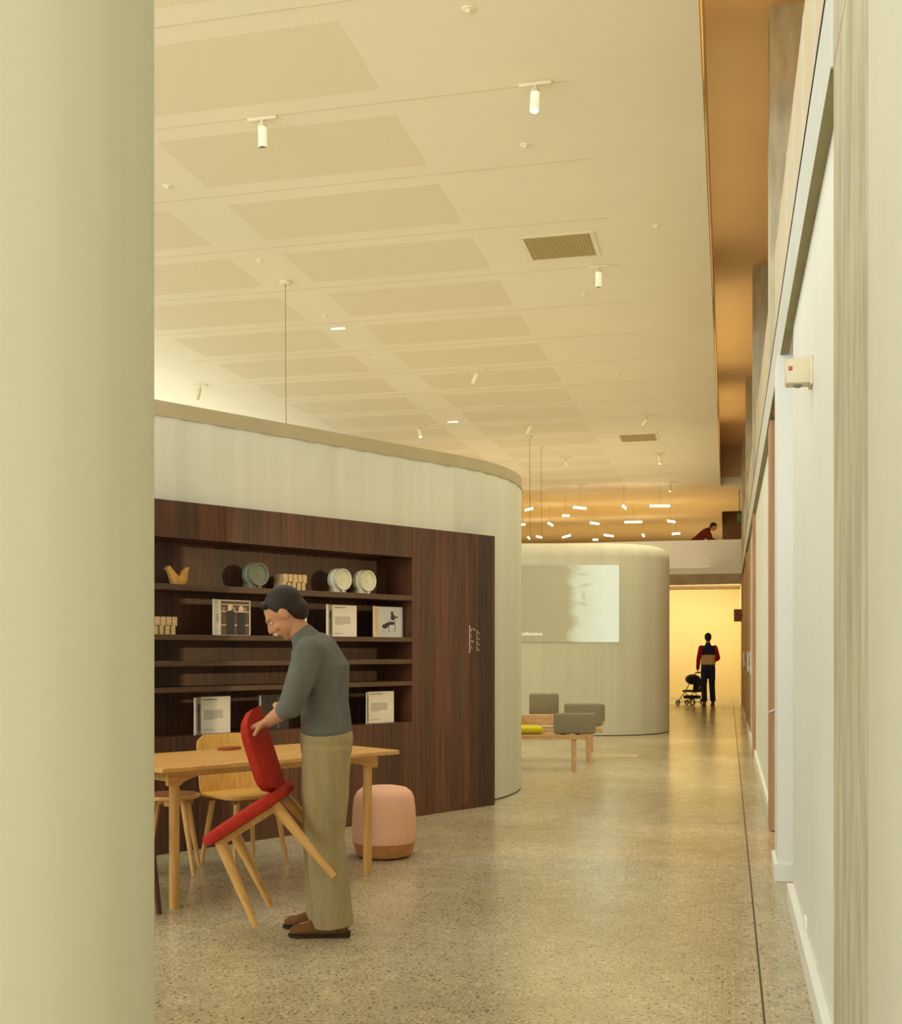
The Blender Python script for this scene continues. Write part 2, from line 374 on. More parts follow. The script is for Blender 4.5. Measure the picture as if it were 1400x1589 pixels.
# door joints and timber doors further along
for i, (y0, y1, m) in enumerate(((14.85, 14.95, INKD), (15.6, 16.5, RAIL), (17.6, 20.15, TIMBER), (22.4, 25.9, TIMBER))):
    b = MB(); b.box((0.318, y0, 0.02), (0.335, y1, 2.96), m)
    if i: b.box((0.28, y0 + 0.08, 1.0), (0.296, y0 + 0.1, 1.3), METAL); b.box((0.29, y0 + 0.083, 1.05), (0.32, y0 + 0.097, 1.07), METAL)
    struct(b.build('door_%d' % (i + 1) if i else 'trim_2'))
# timber door seen edge-on in the lit opening, with its push bar
b = MB(); b.box((0.31, 8.575, 0.01), (0.62, 8.615, 2.98), TIMBER); d0 = struct(b.build('door_1'))
b = MB(); p = ray(1200, 1103, 8.27); b.path([(p.x - 0.03, 8.52, p.z - 0.01), (p.x + 0.03, 8.51, p.z + 0.02), (p.x + 0.22, 8.51, p.z + 0.02)], 0.011, METAL); b.tube((p.x + 0.05, 8.51, p.z + 0.02), (p.x + 0.05, 8.58, p.z + 0.02), 0.008, 0.008, METAL)
b.build('door_handle', d0, False)
# side passage behind the opening
b = MB(); b.box((0.62, 6.9, 0), (6, 6.98, 3.0), WHITE); b.box((0.62, 9.4, 0), (6, 9.5, 3.0), TIMBER); b.box((6, 6.9, 0), (6.1, 9.5, 3.0), WHITE); b.box((0.6, 6.9, 3.0), (6.1, 9.5, 3.1), TIMBER); struct(b.build('wall_passage'))

# mezzanine slab with its parapet and the yellow room beneath
b = MB(); b.box((-11, 26.6, 3.06), (0.29, 26.9, 3.83), SLAB); struct(b.build('wall_parapet'))
b = MB(); b.box((-11, 26.9, 2.98), (0.29, 41, 3.1), SOFF); b.box((-11, 26.6, 2.84), (0.29, 26.75, 3.06), SOFF); struct(b.build('floor_mezzanine'))
b = MB(); b.box((-11, 31.9, 0), (0.33, 32.1, 2.98), YEL); b.box((-3.4, 28.0, 0), (-3.3, 31.9, 2.98), YEL); b.box((0.31, 26.6, 0), (0.33, 31.9, 2.98), YEL); wy = struct(b.build('wall_back'))
b = MB(); b.box((-3.3, 31.87, 0), (0.31, 31.9, 0.12), YEL); struct(b.build('baseboard_back'))

# ---------------------------------------------------------------- pods
def pod(name, outline, z, label, cut=None, folds=0.0022, wide=0.0, shoulder=0.0):
    """thin wall of mesh fabric following outline, with a rim on top"""
    n = len(outline); t = 0.05
    def offs(k):
        res = []
        for i in range(n):
            a = Vector(outline[(i - 1) % n]); c = Vector(outline[(i + 1) % n]); d = (c - a).normalized(); nrm = Vector((d.y, -d.x))
            res.append(Vector(outline[i]) + nrm * k)
        return res
    root = empty(name, (outline[0][0], outline[0][1], 0)); O = Vector((outline[0][0], outline[0][1], 0))
    tag(root, label, 'pod')
    def wall(nm, o0, i0, z0, z1, m, fold):
        bm = bmesh.new(); A = []
        s = 0.0
        for k in range(n):
            if k: s += (Vector(outline[k]) - Vector(outline[k - 1])).length
            A.append(s)
        out = offs(o0); inn = offs(i0)
        rr = []
        for k in range(n):
            w = fold * (math.sin(A[k] * 21 + 1.3 * math.sin(A[k] * 3.7)) + 0.5 * math.sin(A[k] * 47 + 2)) + (wide if fold else 0) * math.sin(A[k] * 13 + 1.5 * math.sin(A[k] * 4))
            d = (out[k] - inn[k]).normalized(); q = out[k] + d * w
            zz = max(z0, 2.1) if cut and cut(outline[k]) and z1 > 2.1 else z0; rr.append([bm.verts.new((q.x - O.x, q.y - O.y, zz)), bm.verts.new((q.x - O.x, q.y - O.y, z1)), bm.verts.new((inn[k].x - O.x, inn[k].y - O.y, z1)), bm.verts.new((inn[k].x - O.x, inn[k].y - O.y, zz))])
        for k in range(n):
            if cut and z1 < 1 and cut(outline[k]): continue
            a, c = rr[k], rr[(k + 1) % n]
            for j in range(4): bm.faces.new((a[j], c[j], c[(j + 1) % 4], a[(j + 1) % 4]))
        bb = MB(); bb._merge(bm, m); o = bb.build(nm, root, False); return o
    if shoulder:        # the mesh rolls over the top edge
        wall('fabric_wall', 0, -t, 0.012, z - shoulder, FAB, 0)
        prof = [(-shoulder * (1 - math.cos(a)), z - shoulder + shoulder * math.sin(a)) for a in [k * PI / 16 for k in range(9)]]
        rings = [offs(o) for o, _ in prof]; bm = bmesh.new()
        vv = [[bm.verts.new((q.x - O.x, q.y - O.y, h)) for q in ring] for ring, (_, h) in zip(rings, prof)]
        low = [bm.verts.new((q.x - O.x, q.y - O.y, z - shoulder)) for q in offs(-shoulder)]; vv.append(low)
        for a, c in zip(vv, vv[1:] + [vv[0]]):
            for k in range(n): bm.faces.new((a[k], a[(k + 1) % n], c[(k + 1) % n], c[k]))
        bb = MB(); bb._merge(bm, FAB); bb.build('rolled_top', root, False)
    else:
        wall('fabric_wall', 0, -t, 0.012, z - 0.10, FAB, folds)
        wall('top_rim', 0.006, -t, z - 0.10, z, FABRIM, 0)
    wall('base_rail', -0.005, -t, 0, 0.012, INKD, 0)
    return root
def resample(pts, step=0.03, closed=True):
    res = []; n = len(pts)
    for i in range(n):
        a = Vector(pts[i]); c = Vector(pts[(i + 1) % n]); k = max(1, int((c - a).length / step))
        for j in range(k): q = a.lerp(c, j / k); res.append((q.x, q.y))
    return res
def arc(c, r, a0, a1, n=24): return [(c[0] + r * math.cos(a0 + (a1 - a0) * i / n), c[1] + r * math.sin(a0 + (a1 - a0) * i / n)) for i in range(n + 1)]
def stadium(p0, p1, r_end, width):
    """counter-clockwise rounded slab: front face p0->p1, rounded end at p1, body to the left of p0->p1"""
    p0, p1 = Vector(p0), Vector(p1); d = (p1 - p0).normalized(); nl = Vector((-d.y, d.x)); a = math.atan2(d.y, d.x)
    c1 = p1 + nl * r_end; pts = [tuple(p0)] + arc(c1, r_end, a - PI / 2, a)
    c2 = c1 + nl * (width - 2 * r_end); pts += arc(c2, r_end, a, a + PI / 2)
    q = p0 + nl * width; pts += [tuple(q)]
    return pts
# pod that carries the bookcase: face 60 degrees off the corridor, tight rounded end
face_d = Vector((0.4942, 0.8694)); face_n = Vector((-0.8694, 0.4942))
PA = Vector((-3.570, 6.635)) + face_n * 0.13
def onf(a, y): q = PA + face_d * a + face_n * y; return (q.x, q.y)
fa = math.atan2(face_d.y, face_d.x)
c1 = onf(3.0, 2.3); o1 = arc(c1, 2.3, fa - PI / 2, fa - PI / 2 + math.radians(50), 30)
e = Vector(o1[-1]); nrm = (Vector(c1) - e).normalized(); c2 = e + nrm * 0.6
o1 += arc((c2.x, c2.y), 0.6, fa - PI / 2 + math.radians(50), fa + PI / 2, 20)[1:]
lst = Vector(o1[-1]); yb = (lst - PA).dot(face_n)
pod('curved_fabric_pod', resample([onf(-1.6, 0)] + o1 + [onf(-1.6, yb)]), 2.95, 'curved pale mesh pod rising behind the dark walnut bookcase',
    cut=lambda p: abs((Vector(p) - PA).dot(face_n)) < 0.02 and -1.45 < (Vector(p) - PA).dot(face_d) < 2.62)
# pod carrying the projection
dd = Vector((CA, SA)); nn = Vector((-SA, CA)); B0 = Vector((-1.93, 17.63))
pod('rounded_fabric_pod', resample(stadium(B0 + dd * -3.6, B0 + dd * 0.05, 1.25, 3.6)), 2.985, 'far rounded pale mesh pod with a picture projected on it, behind the grey bench backs', shoulder=0.2)
# near pod end, at the left edge of the view
pod('near_fabric_pod', resample(arc((-1.649, 1.38), 0.798, -PI / 2, PI * 0.5, 40) + [(-3.6, 2.18), (-3.6, 0.58)]), 2.95, 'pale mesh pod end standing nearest the viewer, filling the left side', folds=0.0010, wide=0.004)

# ---------------------------------------------------------------- projected picture on the far pod
def pic_mat():
    m, t, b = nt('projected_picture')
    tc = t.nodes.new('ShaderNodeTexCoord'); sx = t.nodes.new('ShaderNodeSeparateXYZ'); t.links.new(tc.outputs['Object'], sx.inputs[0])
    n = noise(t, 2.4, 2, stretch=(1, 1, 2.0)); ad = t.nodes.new('ShaderNodeMath'); ad.operation = 'MULTIPLY_ADD'; ad.inputs[1].default_value = 0.35; t.links.new(n.outputs['Fac'], ad.inputs[0]); t.links.new(sx.outputs['X'], ad.inputs[2])
    r = ramp(t, ad.outputs[0], [(0.0, (0.075, 0.062, 0.030)), (0.02, (0.075, 0.062, 0.030))])
    mr = t.nodes.new('ShaderNodeMapRange'); mr.inputs['From Min'].default_value = -1.9; mr.inputs['From Max'].default_value = 0.5; t.links.new(ad.outputs[0], mr.inputs['Value'])
    r = ramp(t, mr.outputs[0], [(0.0, (0.14, 0.12, 0.06)), (0.66, (0.20, 0.17, 0.085)), (0.73, (0.42, 0.46, 0.31)), (0.90, (0.52, 0.58, 0.44))])
    out = r.outputs[0]
    for cx, cz, rx, rz, rot in ((-0.27, 2.49, 0.14, 0.03, 0.0), (-0.22, 2.32, 0.15, 0.035, 0.25), (-0.24, 2.15, 0.05, 0.13, 0.2), (-0.25, 2.03, 0.14, 0.04, -0.2)):
        mp = t.nodes.new('ShaderNodeMapping'); mp.vector_type = 'TEXTURE'; mp.inputs['Location'].default_value = (cx, 0, cz); mp.inputs['Rotation'].default_value = (0, -rot, 0); mp.inputs['Scale'].default_value = (rx, 1, rz)
        t.links.new(tc.outputs['Object'], mp.inputs[0]); g = t.nodes.new('ShaderNodeTexGradient'); g.gradient_type = 'SPHERICAL'; t.links.new(mp.outputs[0], g.inputs[0])
        k = t.nodes.new('ShaderNodeMath'); k.operation = 'MULTIPLY'; k.inputs[1].default_value = 0.75; t.links.new(g.outputs['Fac'], k.inputs[0])
        mm = t.nodes.new('ShaderNodeMix'); mm.data_type = 'RGBA'; mm.blend_type = 'MULTIPLY'; mm.inputs[7].default_value = (0.55, 0.52, 0.45, 1)
        t.links.new(k.outputs[0], mm.inputs[0]); t.links.new(out, mm.inputs[6]); out = mm.outputs[2]
    t.links.new(out, b.inputs['Emission Color']); b.inputs['Emission Strength'].default_value = 1.0
    b.inputs['Base Color'].default_value = lin((150, 145, 124)); b.inputs['Roughness'].default_value = 0.8
    return m
sc = empty('projected_light_sheet', (B0.x - nn.x * 0.012, B0.y - nn.y * 0.012, 0), YAW)  # thin glowing sheet: light projected on the fabric is put into its emission
tag(sc, 'bright projected picture of a face, on the far rounded pod', 'projection')
b = MB(); b.box((-1.81, -0.004, 1.445), (0.305, 0.0, 2.63), pic_mat()); b.build('picture', sc)
def text(body, size, mat, name, parent, M, depth=0.001, align='LEFT'):
    c = bpy.data.curves.new(name, 'FONT'); c.body = body; c.size = size; c.extrude = depth; c.align_x = align
    o = bpy.data.objects.new(name, c); COL.objects.link(o)
    dg = bpy.context.evaluated_depsgraph_get(); me = bpy.data.meshes.new_from_object(o.evaluated_get(dg)); bpy.data.objects.remove(o); bpy.data.curves.remove(c)
    me.transform(M); me.materials.clear(); me.materials.append(mat); me.name = name
    q = bpy.data.objects.new(name, me); COL.objects.link(q); q.parent = parent; return q
TXT = glow('projected_text', (240, 236, 200), (0.55, 0.55, 0.36), 1.0)
RX = Matrix.Rotation(PI / 2, 4, 'X')
text('australia collections', 0.078, TXT, 'caption', sc, Matrix.Translation((-0.875, -0.008, 1.548)) @ RX, align='RIGHT')

# ================================================================ BOOKCASE WALL
RZB = math.atan2(0.8694, 0.4942)
book = empty('walnut_bookcase', (-3.570, 6.635, 0), RZB)
tag(book, 'dark walnut panelled bookcase wall with a long recessed niche of shelves', 'bookcase')
NX0, NX1, NZ0, NZ1, ND = -1.2, 2.335, 0.752, 2.045, 0.30
b = MB()
b.box((-1.5, 0, 0), (3.323, 0.06, NZ0), WOODD); b.box((-1.5, 0, NZ1), (3.323, 0.06, 2.285), WOODD)
b.box((NX1, 0, NZ0), (3.323, 0.06, NZ1), WOODD); b.box((-1.5, 0, NZ0), (NX0, 0.06, NZ1), WOODD)
b.box((3.30, 0.06, 0), (3.323, 0.14, 2.285), WOODD)
b.build('front_panelling', book)
b = MB(); b.box((NX0, ND, NZ0 - 0.02), (NX1 + 0.02, ND + 0.02, NZ1 + 0.02), WOODD); b.box((NX1, 0.06, NZ0 - 0.02), (NX1 + 0.02, ND, NZ1 + 0.02), WOODD)
b.box((NX0, 0.06, NZ1), (NX1, ND, NZ1 + 0.02), WOODD); b.box((NX0, 0.06, NZ0 - 0.02), (NX1, ND, NZ0), WOODD); b.box((NX0 - 0.02, 0.06, NZ0), (NX0, ND, NZ1), WOODD)
b.build('niche_lining', book)
b = MB(); b.box((2.333, -0.001, 0), (2.337, 0.002, NZ0), INKD); b.box((2.333, -0.001, NZ1), (2.337, 0.002, 2.285), INKD); b.build('panel_seam', book)
for z0, z1 in ((1.705, 1.745), (1.380, 1.416), (1.208, 1.244), (1.038, 1.072)):
    b = MB(); b.box((NX0, 0.0, z0), (NX1, ND, z1), WOODS, bev=0.002); b.build('shelf', book)
def on(s, y, z=0.0):      # bookcase frame -> world
    return Vector((-3.570 + 0.4942 * s - 0.8694 * y, 6.635 + 0.8694 * s + 0.4942 * y, z))

# wayfinding sign on the panelling
sg = empty('direction_sign', on(3.0, -0.001, 0), RZB); tag(sg, 'small white lettered direction sign on the walnut panelling', 'sign')
SW = paint('sign_white', (206, 194, 170), 0.01, 5, 0.5)
b = MB(); b.box((0.0, -0.003, 1.292), (0.008, 0, 1.520), SW); b.box((0.02, -0.003, 1.488), (0.066, 0, 1.494), SW); b.box((0.02, -0.003, 1.470), (0.024, 0, 1.494), SW); b.box((0.062, -0.003, 1.476), (0.066, 0, 1.494), SW)
b.build('bracket_line', sg)
for ch, z in (('I', 1.425), ('M', 1.376), ('L', 1.328)):
    text(ch, 0.032, SW, 'floor_letter', sg, Matrix.Translation((0.021, -0.002, z)) @ RX)
for z in (1.452, 1.405, 1.358, 1.310):
    text('2', 0.046, SW, 'room_number', sg, Matrix.Translation((0.082, -0.002, z)) @ RX)
    text('2', 0.026, SW, 'room_suffix', sg, Matrix.Translation((0.112, -0.002, z - 0.004)) @ RX)

# ---------------------------------------------------------------- booklets
def booklet(s0, s1, z, h, split, kind, label, yoff=0.09, fan=0.055):
    """open booklet standing on a shelf: narrow turned-back leaf on the left, cover on the right"""
    root = empty('open_booklet', on(s0, yoff, z), RZB); tag(root, label, 'booklet', 'booklets displayed in the bookcase niche')
    W = s1 - s0; a = W * split
    # left leaf, swung forward to the room; page block; cover
    def quadbox(b, x0, y0, x1, y1, z0, z1, m, t=0.004):
        d = Vector((x1 - x0, y1 - y0)); L = d.length; ang = math.atan2(d.y, d.x)
        M = Matrix.Translation((x0, y0, 0)) @ Matrix.Rotation(ang, 4, 'Z'); b.box((0, 0, z0), (L, t, z1), m, M); return M, L
    b = MB(); M1, L1 = quadbox(b, 0, -fan, a, 0.0, 0, h, PEACH if kind == 'chair' else PAPER); b.build('turned_leaf', root)
    b = MB(); b.box((a, 0.003, 0.004), (W - 0.002, 0.014, h - 0.004), PAPER); b.build('page_block', root)
    b = MB(); M2, L2 = quadbox(b, a, 0.0, W, 0.0, 0, h, PAPERB if kind == 'chair' else PAPER, 0.003); b.build('cover', root)
    e = -0.0012
    def q(b, M, x0, x1, z0, z1, m, y=e): b.box((x0, y, z0), (x1, y + 0.0008, z1), m, M)
    def disc(b, M, x, z, r, m, rz=None): b.lathe([(r, -0.0004), (r, 0.0004)], m, M @ Matrix.Translation((x, e - 0.0012, z)) @ Matrix.Rotation(PI / 2, 4, 'X') @ Matrix.Diagonal(Vector((1, (rz or r) / r, 1, 1))), 14)
    if kind == 'text':
        b = MB(); q(b, M1, L1 * 0.3, L1 * 0.98, 0.0, h, INK); disc(b, M1, L1 * 0.62, h * 0.68, L1 * 0.2, INKD, h * 0.16); q(b, M1, L1 * 0.5, L1 * 0.62, h * 0.08, h * 0.6, INKD, e - 0.002); q(b, M1, L1 * 0.72, L1 * 0.84, h * 0.04, h * 0.52, INKD, e - 0.002); b.build('leaf_picture', root)
        b = MB(); q(b, M2, L2 * 0.07, L2 * 0.55, h * 0.915, h * 0.935, INKD)
        for k in range(9):
            zz = h * (0.62 - 0.03 * k); q(b, M2, L2 * 0.10, L2 * (0.74 if k < 8 else 0.42), zz, zz + h * 0.013, INK)
        q(b, M2, L2 * 0.07, L2 * 0.42, h * 0.10, h * 0.115, INK); b.build('printed_text', root)
    elif kind == 'people':
        b = MB()
        for k in range(8): zz = h * (0.58 - 0.028 * k); q(b, M1, L1 * 0.34, L1 * 0.78, zz, zz + h * 0.012, INK)
        q(b, M1, L1 * 0.32, L1 * 0.6, h * 0.91, h * 0.925, INKD); q(b, M1, L1 * 0.32, L1 * 0.62, h * 0.11, h * 0.125, INK); b.build('printed_text', root)
        b = MB(); q(b, M2, 0.004, L2 * 0.96, 0.004, h * 0.97, INKB)
        f = e - 0.002
        for zz in (0.86, 0.66, 0.28): q(b, M2, 0.006, L2 * 0.94, h * zz, h * (zz + 0.025), PEACH, f + 0.001)
        for k in range(5): q(b, M2, L2 * (0.06 + 0.18 * k), L2 * (0.14 + 0.18 * k), h * 0.69, h * 0.80, PAPER if k % 2 else INK, f + 0.001)
        for cx, hh in ((0.32, 0.80), (0.68, 0.76)):
            q(b, M2, L2 * (cx - 0.13), L2 * (cx + 0.13), h * 0.02, h * (hh - 0.12), INKD, f); disc(b, M2, L2 * cx, h * hh, L2 * 0.085, PEACH)
            disc(b, M2, L2 * cx, h * (hh - 0.18), L2 * 0.16, INKD, h * 0.08)
        b.build('cover_photo', root)
    elif kind == 'chair':
        b = MB()
        for k in range(12): zz = h * (0.86 - 0.06 * k); q(b, M1, L1 * 0.3, L1 * 0.8, zz, zz + h * 0.014, INK)
        b.build('printed_text', root)
        b = MB()
        disc(b, M2, L2 * 0.55, h * 0.80, L2 * 0.05, INKD); disc(b, M2, L2 * 0.58, h * 0.66, L2 * 0.085, INKD, h * 0.1); q(b, M2, L2 * 0.58, L2 * 0.78, h * 0.64, h * 0.69, INKD, e - 0.002)
        disc(b, M2, L2 * 0.53, h * 0.46, L2 * 0.12, INKD, h * 0.055); disc(b, M2, L2 * 0.26, h * 0.36, L2 * 0.11, INKD, h * 0.075); disc(b, M2, L2 * 0.36, h * 0.42, L2 * 0.08, INKD, h * 0.07)
        for x in (0.42, 0.66): q(b, M2, L2 * x, L2 * (x + 0.015), h * 0.2, h * 0.58, INKD, e - 0.002)
        q(b, M2, L2 * 0.08, L2 * 0.7, h * 0.19, h * 0.2, INK); b.build('cover_photo', root)
    elif kind == 'dark':
        b = MB(); q(b, M2, 0, L2, 0, h, INKD); disc(b, M2, L2 * 0.55, h * 0.7, L2 * 0.12, PEACH, h * 0.09); q(b, M2, L2 * 0.62, L2 * 0.64, 0.01, h * 0.95, INK, e - 0.002); b.build('cover_photo', root)
    return root
booklet(0.485, 0.835, 1.416, 0.243, 0.28, 'people', 'open booklet with a cover photo of two people before shelves')
booklet(0.995, 1.340, 1.416, 0.237, 0.14, 'text', 'open booklet on the second shelf, partly behind the leaning man\'s head')
booklet(1.482, 1.828, 1.416, 0.237, 0.30, 'text', 'open booklet with a text page, just left of the chair-photo booklet')
booklet(1.950, 2.318, 1.416, 0.238, 0.28, 'chair', 'open booklet with a photo of a seated figure in a chair')
booklet(0.337, 0.665, 0.752, 0.248, 0.27, 'text', 'open booklet in the bottom niche directly above the wooden chair back')
booklet(0.883, 1.170, 0.752, 0.246, 0.12, 'dark', 'dark covered booklet in the bottom niche behind the man\'s arms')
booklet(1.420, 1.737, 0.752, 0.243, 0.22, 'text', 'open booklet in the bottom niche beside the man\'s back')
booklet(1.879, 2.220, 0.752, 0.243, 0.20, 'text', 'open booklet at the right end of the bottom niche')

# ---------------------------------------------------------------- ornaments on the shelves
BIRDW = wood('honey_wood', (206, 146, 66), (232, 178, 92), 8.0, (2, 2, 10), 0.4)
b = MB(); prof = [(0.055, 0), (0.135, 0), (0.158, 0.03), (0.175, 0.125), (0.168, 0.128), (0.138, 0.108), (0.108, 0.062), (0.085, 0.07), (0.038, 0.118), (0.026, 0.130), (0.0, 0.108), (0.016, 0.096), (0.028, 0.075), (0.045, 0.03)]
M = Matrix.Translation(on(0.20, 0.17, 1.745)) @ Matrix.Rotation(RZB, 4, 'Z') @ Matrix.Rotation(PI / 2, 4, 'X')
b.prism(prof, -0.022, 0.022, BIRDW, None, 0.005); o = b.build('wooden_bird', flat=False); o.matrix_world = M
tag(o, 'carved honey-coloured wooden bird on the top shelf', 'ornament')
def dish_clock(s, m, label):
    root = empty('disc_clock', on(s, 0.16, 1.745), RZB); tag(root, label, 'ornament', 'round disc ornaments on the top shelf')
    b = MB(); b.box((-0.062, -0.022, 0), (0.062, 0.03, 0.075), m, bev=0.012)
    b.lathe([(0.078, -0.02), (0.086, -0.012), (0.086, 0.020), (0.078, 0.028)], m, Matrix.Translation((-0.006, 0, 0.102)) @ Matrix.Rotation(-PI / 2, 4, 'X'), 40); b.build('body', root, False)
    b = MB(); b.lathe([(0.0705, 0.0), (0.0705, 0.024), (0.079, 0.026), (0.083, 0.020), (0.083, -0.01), (0.0705, -0.01)], m, Matrix.Translation((0.014, -0.022, 0.105)) @ Matrix.Rotation(PI / 2, 4, 'X'), 48, False)
    b.lathe([(0.072, 0.0), (0.072, 0.006)], m, Matrix.Translation((0.014, -0.022, 0.105)) @ Matrix.Rotation(PI / 2, 4, 'X'), 48); b.lathe([(0.007, 0), (0.005, 0.014)], m, Matrix.Translation((0.014, -0.022, 0.105)) @ Matrix.Rotation(PI / 2, 4, 'X'), 12)
    b.box((0.006, -0.044, 0), (0.022, -0.03, 0.032), m, bev=0.003); b.build('dial', root, False)
    return root
SAGE = paint('sage_ceramic', (128, 132, 112), 0.03, 10, 0.6); CER = paint('cream_ceramic', (224, 220, 192), 0.02, 10, 0.6)
dish_clock(0.920, SAGE, 'grey green round disc ornament on the top shelf')
dish_clock(1.706, CER, 'cream round disc ornament nearer the block puzzle on the top shelf')
dish_clock(1.960, CER, 'cream round disc ornament at the right end of the top shelf')
BLK = wood('pale_block_wood', (190, 156, 106), (224, 194, 142), 8.0, (2, 2, 8), 0.5)
def puzzle(s, z, label):
    root = empty('block_puzzle', on(s, 0.15, z), RZB); tag(root, label, 'ornament', 'stacked wooden block puzzles')
    hgt = 0.118; wd = 0.056
    for i, (x, zt) in enumerate(((-0.112, 0), (-0.068, 0.006), (-0.024, 0), (0.020, 0.008), (0.064, 0))):
        b = MB(); b.box((x + 0.002, -wd, zt * 0.0), (x + 0.032, wd, 0.058), BLK, bev=0.002); b.build('lower_block', root)
        b = MB(); b.box((x + 0.010, -wd, 0.058 + (0.004 if i % 2 else 0)), (x + 0.046, wd, hgt), BLK, bev=0.002); b.build('upper_block', root)
    return root
puzzle(1.235, 1.745, 'pale wooden block puzzle on the top shelf between round discs')
puzzle(0.135, 1.416, 'pale wooden block puzzle at the left of the second shelf')

# ================================================================ TABLE
TE = (RIGHT * 0.727 + FWD * 0.686).normalized(); TP = (RIGHT * -0.686 + FWD * 0.727).normalized()
T0 = RIGHT * -1.411 + FWD * 5.57
RZT = math.atan2(TE.y, TE.x)
def ont(a, p, z=0.0): return T0 + TE * a + TP * p + UP * z
tb = empty('oak_table', T0, RZT); tag(tb, 'oak table with round legs and arched apron before the bookcase', 'table')
b = MB(); b.box((0, 0, 0.711), (1.53, 0.785, 0.735), OAK, bev=0.004); b.build('tabletop', tb)
def apron(L):
    pts = [(0, 0.711), (L, 0.711), (L, 0.628), (L - 0.07, 0.628)] + [(L - 0.07 - (0.10) * t, 0.628 + 0.040 * (t ** 0.6)) for t in (0.2, 0.5, 0.8, 1)] + [(0.17 - 0.10 * t, 0.628 + 0.040 * ((1 - t) ** 0.6 if False else (1 - t) ** 0.6)) for t in (0, 0.2, 0.5, 0.8)] + [(0.07, 0.628), (0, 0.628)]
    return pts
for y in (0.155, 0.605):
    b = MB(); b.prism(apron(1.37), -0.0125, 0.0125, OAK, Matrix.Translation((0.115, y, 0)) @ Matrix.Rotation(PI / 2, 4, 'X')); b.build('apron', tb)
for x in (0.171, 1.437):
    b = MB(); b.box((x - 0.012, 0.155, 0.64), (x + 0.012, 0.605, 0.711), OAK); b.build('cross_rail', tb)
    for y in (0.18, 0.605):
        b = MB(); b.lathe([(0.024, 0), (0.026, 0.006), (0.0265, 0.63), (0.0265, 0.70)], OAKL, Matrix.Translation((x, y, 0)), 28); b.build('leg', tb, False)
p = at(350, 1162.5, 0.735); b = MB(); R = Matrix.Rotation(RZT + 0.25, 4, 'Z')
b.prism([(-0.075, -0.02), (-0.05, -0.045), (0.05, -0.04), (0.08, -0.015), (0.075, 0.03), (0.03, 0.05), (-0.05, 0.045), (-0.08, 0.02)], 0, 0.014, paint('red_brown_leather', (150, 62, 30), 0.04, 12, 0.6), None, 0.003)
q = ont(*[(p - T0).dot(TE), min(0.70, (p - T0).dot(TP))], 0.735); o = b.build('leather_tray', flat=False); o.location = q; o.rotation_euler = (0, 0, RZT + 0.25)
tag(o, 'small red brown leather tray lying on the oak table', 'tray')

# ---------------------------------------------------------------- chairs round the table
def curved_panel(b, w, h, t, bow, z0, y0, lean, m, cr=0.08, nx=16, nz=12, waist=0.0):
    """bent plywood panel with rounded corners, x across, facing -y"""
    bm = bmesh.new()
    def P(i, j, side):
        u = -1 + 2 * i / nx; v = j / nz
        z = v * h; e = min(z, h - z); hw = w / 2 * (1 - waist * math.sin(PI * v))
        if e < cr: hw -= cr - math.sqrt(max(0, cr * cr - (cr - e) ** 2))
        x = u * hw; y = y0 - bow * (x / (w / 2)) ** 2 + lean * z + side * t
        return (x, y, z0 + z)
    g = [[[bm.verts.new(P(i, j, s)) for i in range(nx + 1)] for j in range(nz + 1)] for s in (0, 1)]
    for s in (0, 1):
        for j in range(nz):
            for i in range(nx):
                f = (g[s][j][i], g[s][j][i + 1], g[s][j + 1][i + 1], g[s][j + 1][i]); bm.faces.new(f if s == 0 else f[::-1])
    for j in range(nz):
        for i in (0, nx): bm.faces.new((g[0][j][i], g[0][j + 1][i], g[1][j + 1][i], g[1][j][i]))
    for i in range(nx):
        for j in (0, nz): bm.faces.new((g[0][j][i], g[0][j][i + 1], g[1][j][i + 1], g[1][j][i]))
    bmesh.ops.recalc_face_normals(bm, faces=bm.faces); b._merge(bm, m)
def seat_pts(w, d, r=0.09):
    pts = []
    for cx, cy, a0 in ((w / 2 - r, d / 2 - r, 0), (-w / 2 + r, d / 2 - r, PI / 2), (-w / 2 + r, -d / 2 + r, PI), (w / 2 - r, -d / 2 + r, 1.5 * PI)):
        pts += [(cx + r * math.cos(a0 + k * PI / 12), cy + r * math.sin(a0 + k * PI / 12)) for k in range(7)]
    return pts
def plywood_chair(loc, rz):
    c = empty('plywood_chair', loc, rz)
    b = MB(); b.prism(seat_pts(0.44, 0.42), 0.425, 0.442, OAKS, None, 0.004); b.build('seat', c, False)
    b = MB(); curved_panel(b, 0.43, 0.385, 0.014, 0.05, 0.405, 0.19, 0.14, OAKS, 0.07); b.build('backrest', c, False)
    b = MB(); b.box((-0.16, -0.15, 0.395), (0.16, -0.11, 0.425), BROWNW); b.box((-0.16, 0.11, 0.395), (0.16, 0.15, 0.425), BROWNW); b.build('under_frame', c)
    for sx in (-1, 1):
        for sy in (-1, 1):
            b = MB(); b.tube((sx * 0.19, sy * 0.185, 0), (sx * 0.135, sy * 0.13, 0.425), 0.013, 0.019, OAKL); b.build('leg', c, False)
    return c
ch = plywood_chair(Vector((-2.89, 6.50, 0)), RZT); ch.location = ont(1.09, 0.95)
tag(ch, 'light plywood chair facing across the table from the bookcase side', 'chair')
